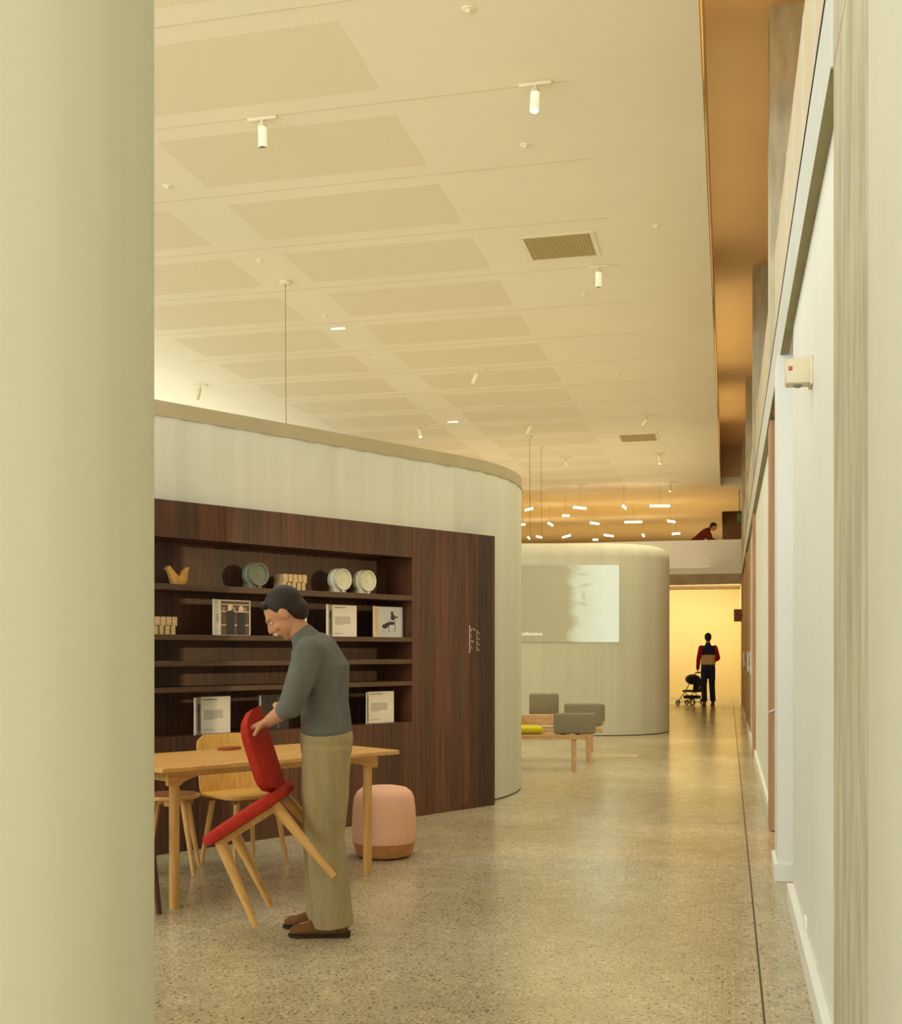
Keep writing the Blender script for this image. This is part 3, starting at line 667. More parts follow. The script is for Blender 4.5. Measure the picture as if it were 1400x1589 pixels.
# round seat chair
rc = empty('round_seat_stool', (-3.215, 6.19, 0), 0.35); tag(rc, 'wooden stool with a round brown seat behind the table corner', 'stool')
b = MB(); b.lathe([(0.0, 0.445), (0.12, 0.446), (0.16, 0.452), (0.166, 0.458), (0.160, 0.462), (0.14, 0.458), (0.0, 0.452)], BROWNW, None, 48, False); b.build('seat', rc, False)
b = MB(); b.lathe([(0.166, 0.44), (0.171, 0.45), (0.169, 0.461), (0.1655, 0.462), (0.1655, 0.44)], OAK, None, 48, False); b.build('seat_edge', rc, False)
b = MB(); b.box((-0.13, -0.02, 0.405), (0.13, 0.02, 0.445), OAKL); b.box((-0.02, -0.13, 0.405), (0.02, 0.13, 0.445), OAKL); b.build('under_frame', rc)
for k in range(4):
    a = PI / 4 + k * PI / 2; b = MB(); b.tube((0.215 * math.cos(a), 0.215 * math.sin(a), 0), (0.115 * math.cos(a), 0.115 * math.sin(a), 0.44), 0.012, 0.02, OAKL); b.build('leg', rc, False)
# armchair at the table's left end, mostly behind the near pod
ac = empty('wooden_armchair', ont(-0.25, 0.36), RZT - PI / 2 + PI); tag(ac, 'dark-legged wooden armchair at the near end of the table', 'chair')
b = MB(); b.prism(seat_pts(0.48, 0.46), 0.43, 0.452, DKLEG, None, 0.005); b.build('seat', ac, False)
b = MB(); curved_panel(b, 0.48, 0.22, 0.02, 0.06, 0.62, 0.25, 0.12, BROWNW); b.build('backrest', ac, False)
for sx in (-1, 1):
    b = MB(); b.box((sx * 0.255 - 0.022, -0.23, 0.620), (sx * 0.255 + 0.022, 0.24, 0.655), BROWNW, bev=0.01); b.build('armrest', ac, False)
    b = MB(); b.tube((sx * 0.245, -0.30, 0), (sx * 0.255, -0.22, 0.625), 0.014, 0.019, DKLEG); b.build('leg', ac, False)
    b = MB(); b.tube((sx * 0.24, 0.30, 0), (sx * 0.25, 0.22, 0.66), 0.014, 0.019, DKLEG); b.build('leg', ac, False)
# pouf
pf = empty('pink_pouf', RIGHT * -0.427 + FWD * 7.29); tag(pf, 'pink fabric pouf with a wooden base beside the table leg', 'pouf')
b = MB(); b.lathe([(0.0, 0.448), (0.10, 0.446), (0.145, 0.436), (0.175, 0.412), (0.192, 0.375), (0.199, 0.32), (0.204, 0.24), (0.205, 0.16), (0.203, 0.105), (0.200, 0.098), (0.0, 0.098)], PINK, None, 56, False); b.build('cushion', pf, False)
b = MB(); b.lathe([(0.0, 0.006), (0.150, 0.006), (0.168, 0.012), (0.186, 0.04), (0.198, 0.085), (0.201, 0.098), (0.0, 0.098)], wood('tan_base_wood', (172, 112, 58), (200, 140, 78), 5, (2, 2, 8)), None, 56, False); b.build('wooden_base', pf, False)
b = MB(); b.lathe([(0.0, 0), (0.145, 0), (0.150, 0.006), (0.0, 0.006)], BLACK, None, 48, False); b.build('foot_ring', pf, False)

# ================================================================ WAITING BENCHES
def bench_back(b, x0, x1, z0, z1, y, M=None):
    b.box((x0, y, z0), (x1, y + 0.055, z1), GREY, M, bev=0.027, seg=4)
def bench(u_leg, v_leg, backs, label, cushion=None, table=None, length=1.15):
    p = at(u_leg, v_leg)
    root = empty('waiting_bench', p, YAW); tag(root, label, 'bench', 'modular waiting benches')
    b = MB(); b.box((-length, -0.04, 0.345), (0.16, 0.02, 0.395), PINE, bev=0.004); b.box((-length, 0.20, 0.345), (0.16, 0.26, 0.395), PINE, bev=0.004); b.box((-0.03, 0.0, 0.345), (0.03, 0.24, 0.39), PINE, bev=0.004); b.build('beam', root)
    for x in (0, -length + 0.15):
        for y in (0.0,):
            b = MB(); b.box((x - 0.026, y - 0.02, 0), (x + 0.024, y + 0.028, 0.345), PINE, bev=0.004); b.build('leg', root)
    b = MB(); b.box((-0.14, -0.03, 0.393), (-0.10, 0.38, 0.412), BLACK); b.box((0.02, -0.03, 0.393), (0.06, 0.38, 0.412), BLACK); b.build('bracket', root)
    for (x0, x1, z0, z1, y) in backs:
        b = MB(); bench_back(b, x0, x1, z0, z1, y); b.build('backrest', root, False)
    if cushion:
        b = MB(); b.box(cushion[0], cushion[1], YFAB, bev=0.025, seg=3); b.build('seat_cushion', root, False)
    if table:
        for t in table: b = MB(); b.box(t[0], t[1], PINE, bev=0.004); b.build('side_table', root)
    return root
bench(891, 1196, [(-0.225, 0.235, 0.405, 0.632, -0.05)], 'nearest waiting bench with a yellow seat cushion and low grey back', ((-1.05, -0.02, 0.41), (-0.335, 0.40, 0.475)), None)
bench(913, 1182, [(-0.285, 0.165, 0.42, 0.690, -0.03), (-0.68, -0.325, 0.50, 0.800, 0.22)], 'middle waiting bench with two grey backrests and a pale wooden side table', None, [((-0.80, -0.02, 0.45), (-0.34, 0.12, 0.555)), ((-1.1, -0.05, 0.42), (-0.80, 0.30, 0.60))])
bench(918, 1166, [(-0.25, 0.175, 0.38, 0.620, -0.03)], 'farthest waiting bench, its grey back half hidden', None, None)

# ================================================================ CEILING FITTINGS
def track_spot(x, y, tilt, az, lit, where):
    root = empty('track_spotlight', (x, y, CZ)); tag(root, 'white cylinder spotlight on the ceiling, ' + where, 'spotlight', 'white cylinder ceiling spotlights')
    b = MB(); b.box((-0.11, -0.016, -0.022), (0.11, 0.016, 0), FIXT, bev=0.004); b.tube((0, 0, -0.02), (0, 0, -0.05), 0.012, 0.012, FIXT); b.build('track_adaptor', root, False)
    R = Matrix.Translation((0, 0, -0.045)) @ Matrix.Rotation(az, 4, 'Z') @ Matrix.Rotation(tilt, 4, 'X')
    b = MB(); b.lathe([(0.0, 0), (0.026, 0), (0.030, -0.006), (0.031, -0.165), (0.028, -0.168), (0.026, -0.155), (0.0, -0.155)], FIXT, R, 28, False); b.build('lamp_body', root, False)
    b = MB(); b.lathe([(0.0, -0.1555), (0.024, -0.1555), (0.021, -0.160), (0.0, -0.161)], LENS if lit else LENSD, R, 24, False); b.build('lens', root, False)
    return root
for x, y, t, a, lit, where in ((-3.216, 7.566, 0.05, 0, 0, 'left one of the nearest pair'), (-1.249, 7.532, -0.25, 0, 1, 'nearest lit one'), (-1.238, 11.256, 0.05, 0, 0, 'beside the square grille'),
        (-3.263, 14.986, 0.5, 1.2, 0, 'tilted and alone mid ceiling'), (-5.051, 18.519, 0.3, -2.2, 1, 'small, just left above the curved pod'), (-3.164, 18.70, 0.5, 1.2, 0, 'beside the twin pendant roses'), (-7.313, 14.959, 0.35, 1.2, 0, 'far left above the curved pod'),
        (-3.106, 22.28, 0.3, -1.6, 0, 'above the hanging tube lamps on the left'), (-1.272, 22.20, -0.1, 0, 1, 'just beyond the far grille'), (-3.255, 26.0, 0.0, 0, 0, 'pale and farthest on the left'), (-1.265, 26.07, -0.1, 0, 1, 'farthest lit one on the right'), (-1.26, 18.6, 0.5, 1.8, 0, 'before the far grille')):
    track_spot(x, y, t, a, lit, where)
def rose(x, y, drop, label):
    root = empty('pendant_lamp', (x, y, CZ)); tag(root, label, 'pendant')
    b = MB(); b.lathe([(0.0, 0), (0.062, 0), (0.062, -0.022), (0.05, -0.03), (0.0, -0.03)], FIXT, None, 32, False); b.build('ceiling_rose', root, False)
    b = MB(); b.path([(0, 0, -0.03), (0.004, 0, -drop * 0.4), (0.012, 0, -drop * 0.7), (0.008, 0, -drop)], 0.0042, paint('cable_grey', (120, 108, 80), 0.03, 10, 0.6), 8); b.build('cable', root, False)
    b = MB(); b.lathe([(0.01, 0), (0.03, -0.01), (0.16, -0.10), (0.15, -0.10), (0.0, -0.02)], FIXT, Matrix.Translation((0.008, 0, -drop)), 32, False); b.build('shade', root, False)
rose(-4.416, 10.989, 2.6, 'single pendant hanging down behind the curved pod')
rose(-3.407, 19.926, 2.4, 'nearer pendant of the pair hanging behind the rounded pod')
rose(-3.391, 21.116, 2.4, 'farther pendant of the pair hanging behind the rounded pod')
for x, y, wh in ((-4.448, 12.715, 'near the pendant rose'), (-4.418, 18.34, 'far one above the curved pod')):
    root = empty('recessed_light', (x, y, CZ)); tag(root, 'short glowing recessed ceiling light, ' + wh, 'light', 'short recessed ceiling lights')
    b = MB(); b.box((-0.095, -0.03, -0.006), (0.095, 0.03, 0), FIXT); b.build('frame', root); b = MB(); b.box((-0.083, -0.02, -0.009), (0.083, 0.02, -0.005), LENS); b.build('diffuser', root)
SENS = [(-1.49, 6.577, 'nearest the top of the view'), (-4.444, 8.507, 'left, between the two perforated columns'), (-1.478, 8.445, 'beyond the nearest lit spotlight'), (-4.419, 10.332, 'just before the single pendant rose'), (-1.483, 12.115, 'just beyond the near olive grille'),
        (-4.43, 12.2, 'between pendant rose and nearer recessed light'), (-4.43, 14.1, 'beyond the nearer recessed light'), (-4.43, 15.9, 'halfway between the two recessed lights'), (-1.48, 15.8, 'faint, halfway between the two olive grilles'), (-0.62, 10.33, 'right of the near olive grille')]
for x, y, wh in SENS:
    root = MB(); root.lathe([(0.0, 0), (0.040, 0), (0.038, -0.006), (0.018, -0.009), (0.016, -0.02), (0.0, -0.023)], CEIL, None, 24, False); o = root.build('ceiling_sprinkler', flat=False); o.location = (x, y, CZ)
    tag(o, 'small ceiling sprinkler cap, ' + wh, 'sprinkler', 'ceiling sprinkler caps')
GR = paint('grille_olive', (176, 156, 104), 0.02, 8, 0.7)
for x0, y0, x1, y1, lb in ((-1.853, 10.33, -1.20, 10.96, 'near olive square ceiling grille above the curved pod end'), (-1.878, 20.16, -1.218, 20.86, 'far small olive ceiling grille')):
    root = empty('ceiling_grille', ((x0 + x1) / 2, (y0 + y1) / 2, CZ)); tag(root, lb, 'vent'); hx, hy = (x1 - x0) / 2, (y1 - y0) / 2
    b = MB()
    for s in (-1, 1): b.box((s * hx - 0.02, -hy - 0.02, -0.008), (s * hx + 0.02, hy + 0.02, 0), FIXT); b.box((-hx + 0.02, s * hy - 0.02, -0.008), (hx - 0.02, s * hy + 0.02, 0), FIXT)
    b.build('frame', root)
    b = MB(); b.box((-hx, -hy, -0.002), (hx, hy, 0), GR)
    k = -hx + 0.03
    while k < hx - 0.02: b.box((k, -hy, -0.007), (k + 0.008, hy, -0.002), GR); k += 0.03
    b.build('louvre', root)
# cluster of glowing tube lamps hanging in the far hall
ZT = 4.6
CABLE = paint('thin_cable', (150, 126, 80), 0.02, 10, 0.6)
TUBES = ((822, 790, 13, -14), (899, 788, 20, 6), (878, 800, 11, 0), (811, 814, 9, -4), (853.5, 813, 9, 30), (922, 812, 14, 8), (968, 786, 8, 45), (1024, 785, 31, 0), (983, 810, 27, -1), (1041, 809, 12, 8), (836, 833, 9, 12), (880, 832, 13, -16), (944, 831, 15, 8), (924, 837.5, 8, 0), (998, 830, 5, 60), (1050, 828, 12, -6), (820, 834, 5, 45))
for u, v, L, ang in TUBES:
    dx = math.cos(math.radians(ang)) * L / 2; dy = math.sin(math.radians(ang)) * L / 2
    p = at(u, v, ZT); a = at(u - dx, v - dy, ZT); c = at(u + dx, v + dy, ZT)
    dr = (c - a); dr = dr if dr.length < 0.75 else dr.normalized() * 0.75
    row = 0 if v < 805 else (1 if v < 820 else 2); rank = sorted(q for q in TUBES if (0 if q[1] < 805 else (1 if q[1] < 820 else 2)) == row).index((u, v, L, ang))
    root = empty('tube_pendant', p); tag(root, '%s glowing tube lamp, %s from left in the %s row of the far hall' % ('long' if L > 25 else 'short', ('first', 'second', 'third', 'fourth', 'fifth', 'sixth', 'seventh')[rank], ('upper', 'middle', 'lower')[row]), 'pendant', 'glowing tube lamps of the far hall')
    b = MB(); h = dr / 2; b.tube(-h, h, 0.025, 0.025, TUBE, 12); b.build('tube', root, False)
    b = MB(); b.tube(-h * 1.0, -h * 1.12, 0.027, 0.027, FIXT, 12); b.tube(h * 1.0, h * 1.12, 0.027, 0.027, FIXT, 12); b.build('end_cap', root, False)
    b = MB(); b.tube(Vector((0, 0, 0.03)), Vector((0, 0, CZ - ZT)), 0.003, 0.003, CABLE, 6); b.build('cable', root)

# ================================================================ THINGS ON THE RIGHT WALL
p = ray(1238, 579, 4.62)
root = empty('wall_sensor', (0.33, p.y, p.z)); tag(root, 'white box sensor with a red label, high on the right wall', 'sensor')
b = MB(); b.box((-0.105, -0.045, -0.05), (0.0, 0.045, 0.052), FIXT, bev=0.010); b.build('housing', root, False)
b = MB(); b.box((-0.012, -0.055, -0.058), (0.0, 0.055, 0.060), FIXT, bev=0.003); b.build('mounting_plate', root, False)
b = MB(); b.box((-0.094, -0.0465, 0.002), (-0.079, -0.0448, 0.018), paint('label_red', (178, 30, 44), 0.02, 5, 0.5)); b.box((-0.089, -0.0472, 0.007), (-0.085, -0.0464, 0.014), SW); b.build('red_label', root)
b = MB(); b.ell((-0.055, 0, -0.05), (0.018, 0.022, 0.010), INK); b.build('sensor_eye', root, False)
d = 4.72; p = ray(1251, 1434, 4.95)
b = MB(); b.lathe([(0.0, 0), (0.040, 0), (0.040, 0.006), (0.034, 0.012), (0.0, 0.013)], paint('outlet_white', (240, 238, 232), 0.01, 5, 0.4), Matrix.Rotation(-PI / 2, 4, 'Y'), 32, False); o = b.build('wall_outlet', flat=False); o.location = (0.33, p.y, p.z)
tag(o, 'round white wall outlet low on the right wall', 'outlet')
p = ray(1142, 955, 24.0)
root = empty('hanging_sign', (0.29, p.y, p.z)); tag(root, 'small brown square sign projecting from the corridor wall', 'sign')
b = MB(); b.box((-0.17, -0.012, -0.13), (-0.01, 0.012, 0.13), paint('brown_sign', (128, 82, 44), 0.02, 4, 0.6), bev=0.002); b.build('sign_board', root); b = MB(); b.box((-0.02, -0.006, -0.02), (0.0, 0.006, 0.02), BLACK); b.build('bracket', root)
p = ray(1146, 803, 24.5)
root = empty('exit_sign', (0.29, p.y, p.z)); tag(root, 'tiny green exit lamp box high beside the rail', 'sign')
b = MB(); b.box((-0.10, -0.03, -0.08), (0.0, 0.03, 0.08), paint('exit_green', (70, 110, 40), 0.03, 4, 0.5)); b.build('lamp_box', root); b = MB(); b.tube((-0.05, 0, 0.08), (-0.05, 0, 0.6), 0.008, 0.008, BLACK); b.build('drop_rod', root)

# ================================================================ PEOPLE
def remesh(o, voxel, smooth=3):
    m = o.modifiers.new('r', 'REMESH'); m.mode = 'VOXEL'; m.voxel_size = voxel; m.use_smooth_shade = True
    s = o.modifiers.new('s', 'SMOOTH'); s.factor = 0.5; s.iterations = smooth
    dg = bpy.context.evaluated_depsgraph_get(); me = bpy.data.meshes.new_from_object(o.evaluated_get(dg)); o.modifiers.clear(); o.data = me
    me.polygons.foreach_set('use_smooth', [True] * len(me.polygons)); return o
def hand(b, wrist, dirn, palm_n, thumb_side, m, curl=0.5, s=1.0):
    """palm and five fingers: dirn to the fingers, palm_n out of the palm (fingers curl that way)"""
    dirn = Vector(dirn).normalized(); n_ = Vector(palm_n); n_ = (n_ - dirn * n_.dot(dirn)).normalized(); sd = dirn.cross(n_) * thumb_side
    wrist = Vector(wrist); pc = wrist + dirn * 0.048 * s
    b.loft([(wrist - dirn * 0.012 * s, 0.027 * s, 0.019 * s, dirn), (wrist + dirn * 0.02 * s, 0.034 * s, 0.018 * s, dirn), (wrist + dirn * 0.06 * s, 0.042 * s, 0.015 * s, dirn), (wrist + dirn * 0.092 * s, 0.040 * s, 0.011 * s, dirn)], m, sd, 16)
    for k, (off, ln) in enumerate(((0.030, 0.070), (0.010, 0.080), (-0.010, 0.074), (-0.029, 0.058))):
        p = wrist + dirn * 0.088 * s + sd * off * s; d = dirn; pts = [(p, 0.0095 * s)]
        for j, fr in enumerate((0.45, 0.32, 0.25)):
            a = curl * (0.7 + 0.5 * j); d = (d * math.cos(a) + n_ * math.sin(a)).normalized(); 
            nn2 = (n_ * math.cos(a) - dirn * math.sin(a)); p = p + d * ln * fr * s; pts.append((p, (0.0088 - 0.0008 * j) * s))
        b.limb(pts, m, 10)
    p = wrist + dirn * 0.022 * s + sd * 0.028 * s; d = (dirn * 0.55 + sd * 0.75 + n_ * 0.35).normalized(); q = p + d * 0.038 * s; r = q + (dirn * 0.75 + sd * 0.2 + n_ * 0.6).normalized() * 0.03 * s
    b.limb([(p, 0.013 * s), (q, 0.011 * s), (r, 0.009 * s)], m, 10)
def head(b, c, fwd, up, m, s=1.0):
    fwd = Vector(fwd).normalized(); up = Vector(up); up = (up - fwd * up.dot(fwd)).normalized(); sd = fwd.cross(up)
    R = Matrix((sd, fwd, up)).transposed(); c = Vector(c)
    def P(x, y, z): return c + sd * x * s + fwd * y * s + up * z * s
    b.ell(P(0, -0.012, 0.022), (0.074 * s, 0.094 * s, 0.088 * s), m, R, 24)
    b.ell(P(0, 0.018, -0.035), (0.058 * s, 0.070 * s, 0.078 * s), m, R, 24)
    b.ell(P(0, 0.052, -0.088), (0.026 * s, 0.026 * s, 0.020 * s), m, R, 14)
    b.limb([(P(0, 0.088, 0.012), 0.008 * s), (P(0, 0.104, -0.022), 0.012 * s)], m, 10)
    b.ell(P(0, 0.090, -0.028), (0.018 * s, 0.012 * s, 0.009 * s), m, R, 12)
    b.limb([(P(-0.042, 0.072, 0.024), 0.010 * s), (P(0, 0.084, 0.026), 0.009 * s), (P(0.042, 0.072, 0.024), 0.010 * s)], m, 10)
    for k in (-1, 1): b.ell(P(k * 0.076, -0.004, -0.008), (0.010 * s, 0.018 * s, 0.030 * s), m, R, 12); b.ell(P(k * 0.036, 0.066, -0.03), (0.018 * s, 0.014 * s, 0.016 * s), m, R, 12)
    b.limb([(P(-0.02, 0.080, -0.058), 0.007 * s), (P(0, 0.086, -0.057), 0.008 * s), (P(0.02, 0.080, -0.058), 0.007 * s)], m, 8)
    return P, R
def person(name, label, J, fwd, cloth, voxel=0.006, s=1.0, hands=None, hfwd=None, hup=None, flare=1.0, trouser_end=0.06, sleeve=1.0, shade=(1, 1)):
    root = empty(name, (J['ankle_l'].x, J['ankle_l'].y, J['floor'])); tag(root, label, 'person'); O = root.location.copy()
    J = {k: (v - O if isinstance(v, Vector) else v) for k, v in J.items()}
    fwd = Vector(fwd).normalized(); side = fwd.cross(UP).normalized()
    hfwd = Vector(hfwd or fwd); hup = Vector(hup or UP)
    pel, ch, nk, hd = J['pelvis'], J['chest'], J['neck'], J['head']
    sp = (ch - pel).normalized(); bel = pel.lerp(ch, 0.45)
    # body
    b = MB()
    def torso(b, k, m):
        b.loft([(pel - sp * 0.07 * s, 0.11 * s + k, 0.085 * s + k, sp), (pel, 0.150 * s + k, 0.100 * s + k, sp), (bel, 0.132 * s + k, 0.092 * s + k, sp), (ch, 0.158 * s + k, 0.108 * s + k, sp), (ch.lerp(nk, 0.45), 0.155 * s + k, 0.095 * s + k, nk - ch), (ch.lerp(nk, 0.78), 0.10 * s + k, 0.068 * s + k, nk - ch)], m, side)
    torso(b, 0, SKIN)
    b.limb([(ch.lerp(nk, 0.6), 0.060 * s), (nk, 0.052 * s), (nk.lerp(hd, 0.7), 0.050 * s)], SKIN)
    P, R = head(b, hd, hfwd, hup, SKIN, s)
    for k in 'lr':
        b.limb([(J['shoulder_' + k], 0.052 * s), (J['elbow_' + k], 0.038 * s), (J['elbow_' + k].lerp(J['wrist_' + k], 0.3), 0.040 * s), (J['wrist_' + k], 0.026 * s)], SKIN)
        b.limb([(J['hip_' + k], 0.080 * s), (J['knee_' + k], 0.052 * s), (J['knee_' + k].lerp(J['ankle_' + k], 0.3), 0.050 * s), (J['ankle_' + k], 0.036 * s)], SKIN)
        b.limb([(J['ankle_' + k] - UP * 0.02, 0.034 * s), (J['ankle_' + k] + fwd * 0.14 * s - UP * 0.045 * s, 0.024 * s)], SKIN)
        hh = hands[k]; hand(b, J['wrist_' + k], hh[0], hh[1], hh[2], SKIN, hh[3], s)
    body = remesh(b.build('body', root, False), voxel, 2)
    # hair
    b = MB(); b.ell(P(0, -0.026, 0.034), (0.082 * s, 0.092 * s, 0.090 * s), HAIR, R, 24); b.ell(P(0, -0.055, -0.02), (0.070 * s, 0.055 * s, 0.06 * s), HAIR, R, 20)
    b.limb([(P(-0.045, 0.045, 0.080), 0.016 * s), (P(0, 0.052, 0.090), 0.018 * s), (P(0.045, 0.045, 0.080), 0.016 * s)], HAIR, 12); remesh(b.build('hair', root, False), voxel * 1.1, 2)
    if voxel < 0.009:
        for k in (-1, 1):
            b = MB(); b.ell(P(k * 0.031, 0.071, 0.004), (0.011 * s, 0.009 * s, 0.007 * s), paint('eye_white', (220, 214, 200), 0.01, 5, 0.3), R, 14); b.ell(P(k * 0.031, 0.0775, 0.004), (0.005 * s, 0.004 * s, 0.005 * s), HAIR, R, 10); b.build('eye', root, False)
        b = MB(); b.limb([(P(-0.022, 0.083, -0.0585), 0.0035 * s), (P(0, 0.0905, -0.058), 0.0042 * s), (P(0.022, 0.083, -0.0585), 0.0035 * s)], paint('lips', (160, 92, 76), 0.02, 8, 0.5), 8); b.build('lips', root, False)
    # shirt with sleeves
    b = MB(); torso(b, 0.018 * s, cloth['top'])
    b.limb([(ch.lerp(nk, 0.72), 0.075 * s), (nk - (nk - ch) * 0.06, 0.062 * s)], cloth['top'])
    b.limb([(ch + (J['shoulder_l'] - ch) * 0.5, 0.085 * s), (ch + (J['shoulder_r'] - ch) * 0.5, 0.085 * s)], cloth['top'])
    if 'sleeve' not in cloth:
        for k in 'lr':
            w = J['elbow_' + k].lerp(J['wrist_' + k], sleeve)
            b.limb([(ch.lerp(J['shoulder_' + k], 0.6), 0.082 * s), (J['shoulder_' + k], 0.072 * s), (J['elbow_' + k], 0.056 * s), (w, 0.046 * s)], cloth['top'])
    top = remesh(b.build(cloth.get('top_name', 'shirt'), root, False), voxel * 1.2, 3)
    if 'sleeve' in cloth:
        b = MB()
        for k in 'lr': b.limb([(J['shoulder_' + k], 0.070 * s), (J['elbow_' + k], 0.054 * s), (J['wrist_' + k], 0.042 * s)], cloth['sleeve'])
        remesh(b.build('sleeves', root, False), voxel * 1.2, 3)
    if 'band' in cloth:
        b = MB(); k = 0.026 * s; b.loft([(pel.lerp(ch, 0.10), 0.150 * s + k, 0.100 * s + k, sp), (pel.lerp(ch, 0.5), 0.135 * s + k, 0.094 * s + k, sp), (pel.lerp(ch, 0.82), 0.152 * s + k, 0.104 * s + k, sp)], cloth['band'], side); b.build('stripe_band', root, False)
    # trousers
    b = MB(); k = 0.014 * s
    b.loft([(pel - UP * 0.10 * s, 0.155 * s, 0.115 * s, UP), (pel - UP * 0.03 * s, 0.165 * s, 0.122 * s, UP), (pel + sp * 0.05 * s, 0.150 * s, 0.112 * s, sp)], cloth['legs'], side)
    for q in 'lr':
        kn, an, hp = J['knee_' + q], J['ankle_' + q], J['hip_' + q]
        end = an + UP * trouser_end
        b.loft([(hp + UP * 0.03 * s, 0.085 * s, 0.105 * s, hp - kn), (hp.lerp(kn, 0.5), 0.082 * s * flare, 0.098 * s * flare, hp - kn), (kn, 0.068 * s * flare, 0.080 * s * flare, hp - an), (kn.lerp(an, 0.5), 0.066 * s * flare, 0.080 * s * flare, kn - an), (end, 0.066 * s * flare, 0.086 * s * flare, kn - an)], cloth['legs'], side)
    remesh(b.build('trousers', root, False), voxel * 1.2, 3)
    # shoes
    for q in 'lr':
        an = J['ankle_' + q]; g = Vector((an.x, an.y, an.z - 0.085 * s)); b = MB(); z = 0
        b.loft([(g - fwd * 0.070 * s + UP * 0.042 * s, 0.020 * s, 0.026 * s, fwd), (g - fwd * 0.055 * s + UP * 0.048 * s, 0.034 * s, 0.044 * s, fwd), (g + UP * 0.052 * s, 0.038 * s, 0.050 * s, fwd), (g + fwd * 0.07 * s + UP * 0.044 * s, 0.042 * s, 0.040 * s, fwd), (g + fwd * 0.13 * s + UP * 0.035 * s, 0.046 * s, 0.030 * s, fwd), (g + fwd * 0.18 * s + UP * 0.029 * s, 0.036 * s, 0.021 * s, fwd), (g + fwd * 0.198 * s + UP * 0.024 * s, 0.015 * s, 0.012 * s, fwd)], cloth['shoe'], side)
        b.limb([(g + UP * 0.06 * s, 0.040 * s), (g + UP * 0.10 * s, 0.042 * s)], cloth['shoe'])
        sh = remesh(b.build('shoe', root, False), voxel, 2)
        b = MB(); M = Matrix((fwd, side, UP)).transposed().to_4x4(); M = Matrix.Translation(g) @ M
        pts = [(-0.078, -0.022), (-0.07, -0.034), (0.0, -0.034), (0.08, -0.043), (0.14, -0.046), (0.19, -0.034), (0.207, 0), (0.19, 0.034), (0.14, 0.046), (0.08, 0.043), (0, 0.034), (-0.07, 0.034), (-0.078, 0.022)]
        b.prism([(x * s, y * s) for x, y in pts], 0.0, 0.014 * s, SOLE, M); b.box((-0.078 * s, -0.032 * s, -0.0), (-0.01 * s, 0.032 * s, 0.022 * s), SOLE, M); b.build('sole', sh)
    return root
# --- the man bending over with the red chair
LEFT = -RIGHT; D0 = 5.24
def mp(u, v, off=0.0): return ray(u, v, D0) + FWD * off
g = at(517, 1453)
J = dict(floor=0.0, pelvis=mp(507, 1135), chest=mp(500, 1035), neck=mp(470, 985), head=mp(442, 952),
         shoulder_l=mp(488, 1012, -0.17), shoulder_r=mp(486, 1010, 0.18), elbow_l=mp(462, 1092, -0.22), elbow_r=mp(455, 1088, 0.22), wrist_l=mp(424, 1117, -0.15), wrist_r=mp(422, 1115, 0.15),
         hip_l=mp(508, 1165, -0.085), hip_r=mp(508, 1165, 0.085), knee_l=mp(506, 1300, -0.07), knee_r=mp(500, 1300, 0.09))
J['ankle_l'] = Vector((g.x, g.y, 0.085)); J['ankle_r'] = J['ankle_l'] + FWD * 0.17 + LEFT * 0.05
J['knee_l'] = (J['hip_l'] + J['ankle_l']) / 2 + LEFT * 0.02; J['knee_r'] = (J['hip_r'] + J['ankle_r']) / 2 + LEFT * 0.03
hn = (LEFT * 0.2 - UP * 1.0)
person('person_leaning', 'man in grey shirt and olive trousers leaning forward to move a red chair', J, LEFT, {'top': SHIRT, 'legs': OLIVE, 'shoe': SUEDE}, 0.006, 1.0,
       {'l': (LEFT * 0.9 - UP * 0.35, -UP * 0.8 - LEFT * 0.5, 1, 0.75), 'r': (LEFT * 0.9 - UP * 0.35, -UP * 0.8 - LEFT * 0.5, -1, 0.75)},
       hfwd=LEFT * 0.75 - UP * 0.65, hup=UP * 0.75 + LEFT * 0.65, flare=1.12, trouser_end=-0.035, sleeve=0.25)
# --- the red chair he holds, tipped forward off its back legs
tilt = math.radians(33)
CF = LEFT * math.cos(tilt) - UP * math.sin(tilt); CU = UP * math.cos(tilt) + LEFT * math.sin(tilt); CS = CF.cross(CU)
rc2 = empty('red_upholstered_chair'); tag(rc2, 'red upholstered chair with light wooden legs, tipped in the leaning man\'s hands', 'chair')
org = ray(392, 1268, D0)
MW = Matrix((CS, -CF, CU)).transposed().to_4x4(); MW.translation = org
rc2.matrix_world = MW          # local: x across, -y forward, z up; origin under the seat
b = MB(); b.prism(seat_pts(0.46, 0.44, 0.12), 0.0, 0.05, RED, None, 0.018); b.build('seat', rc2, False)
b = MB(); curved_panel(b, 0.44, 0.36, 0.035, 0.05, 0.05, 0.17, 0.28, RED, 0.10); b.build('backrest', rc2, False)
b = MB(); b.box((-0.17, -0.16, -0.03), (0.17, 0.16, 0.0), OAKL, bev=0.005); b.build('under_frame', rc2)
for sx in (-1, 1):
    for sy in (-1, 1):
        b = MB(); b.tube((sx * 0.205, sy * 0.205, -0.41), (sx * 0.15, sy * 0.145, -0.005), 0.014, 0.028, OAKL); b.build('leg', rc2, False)

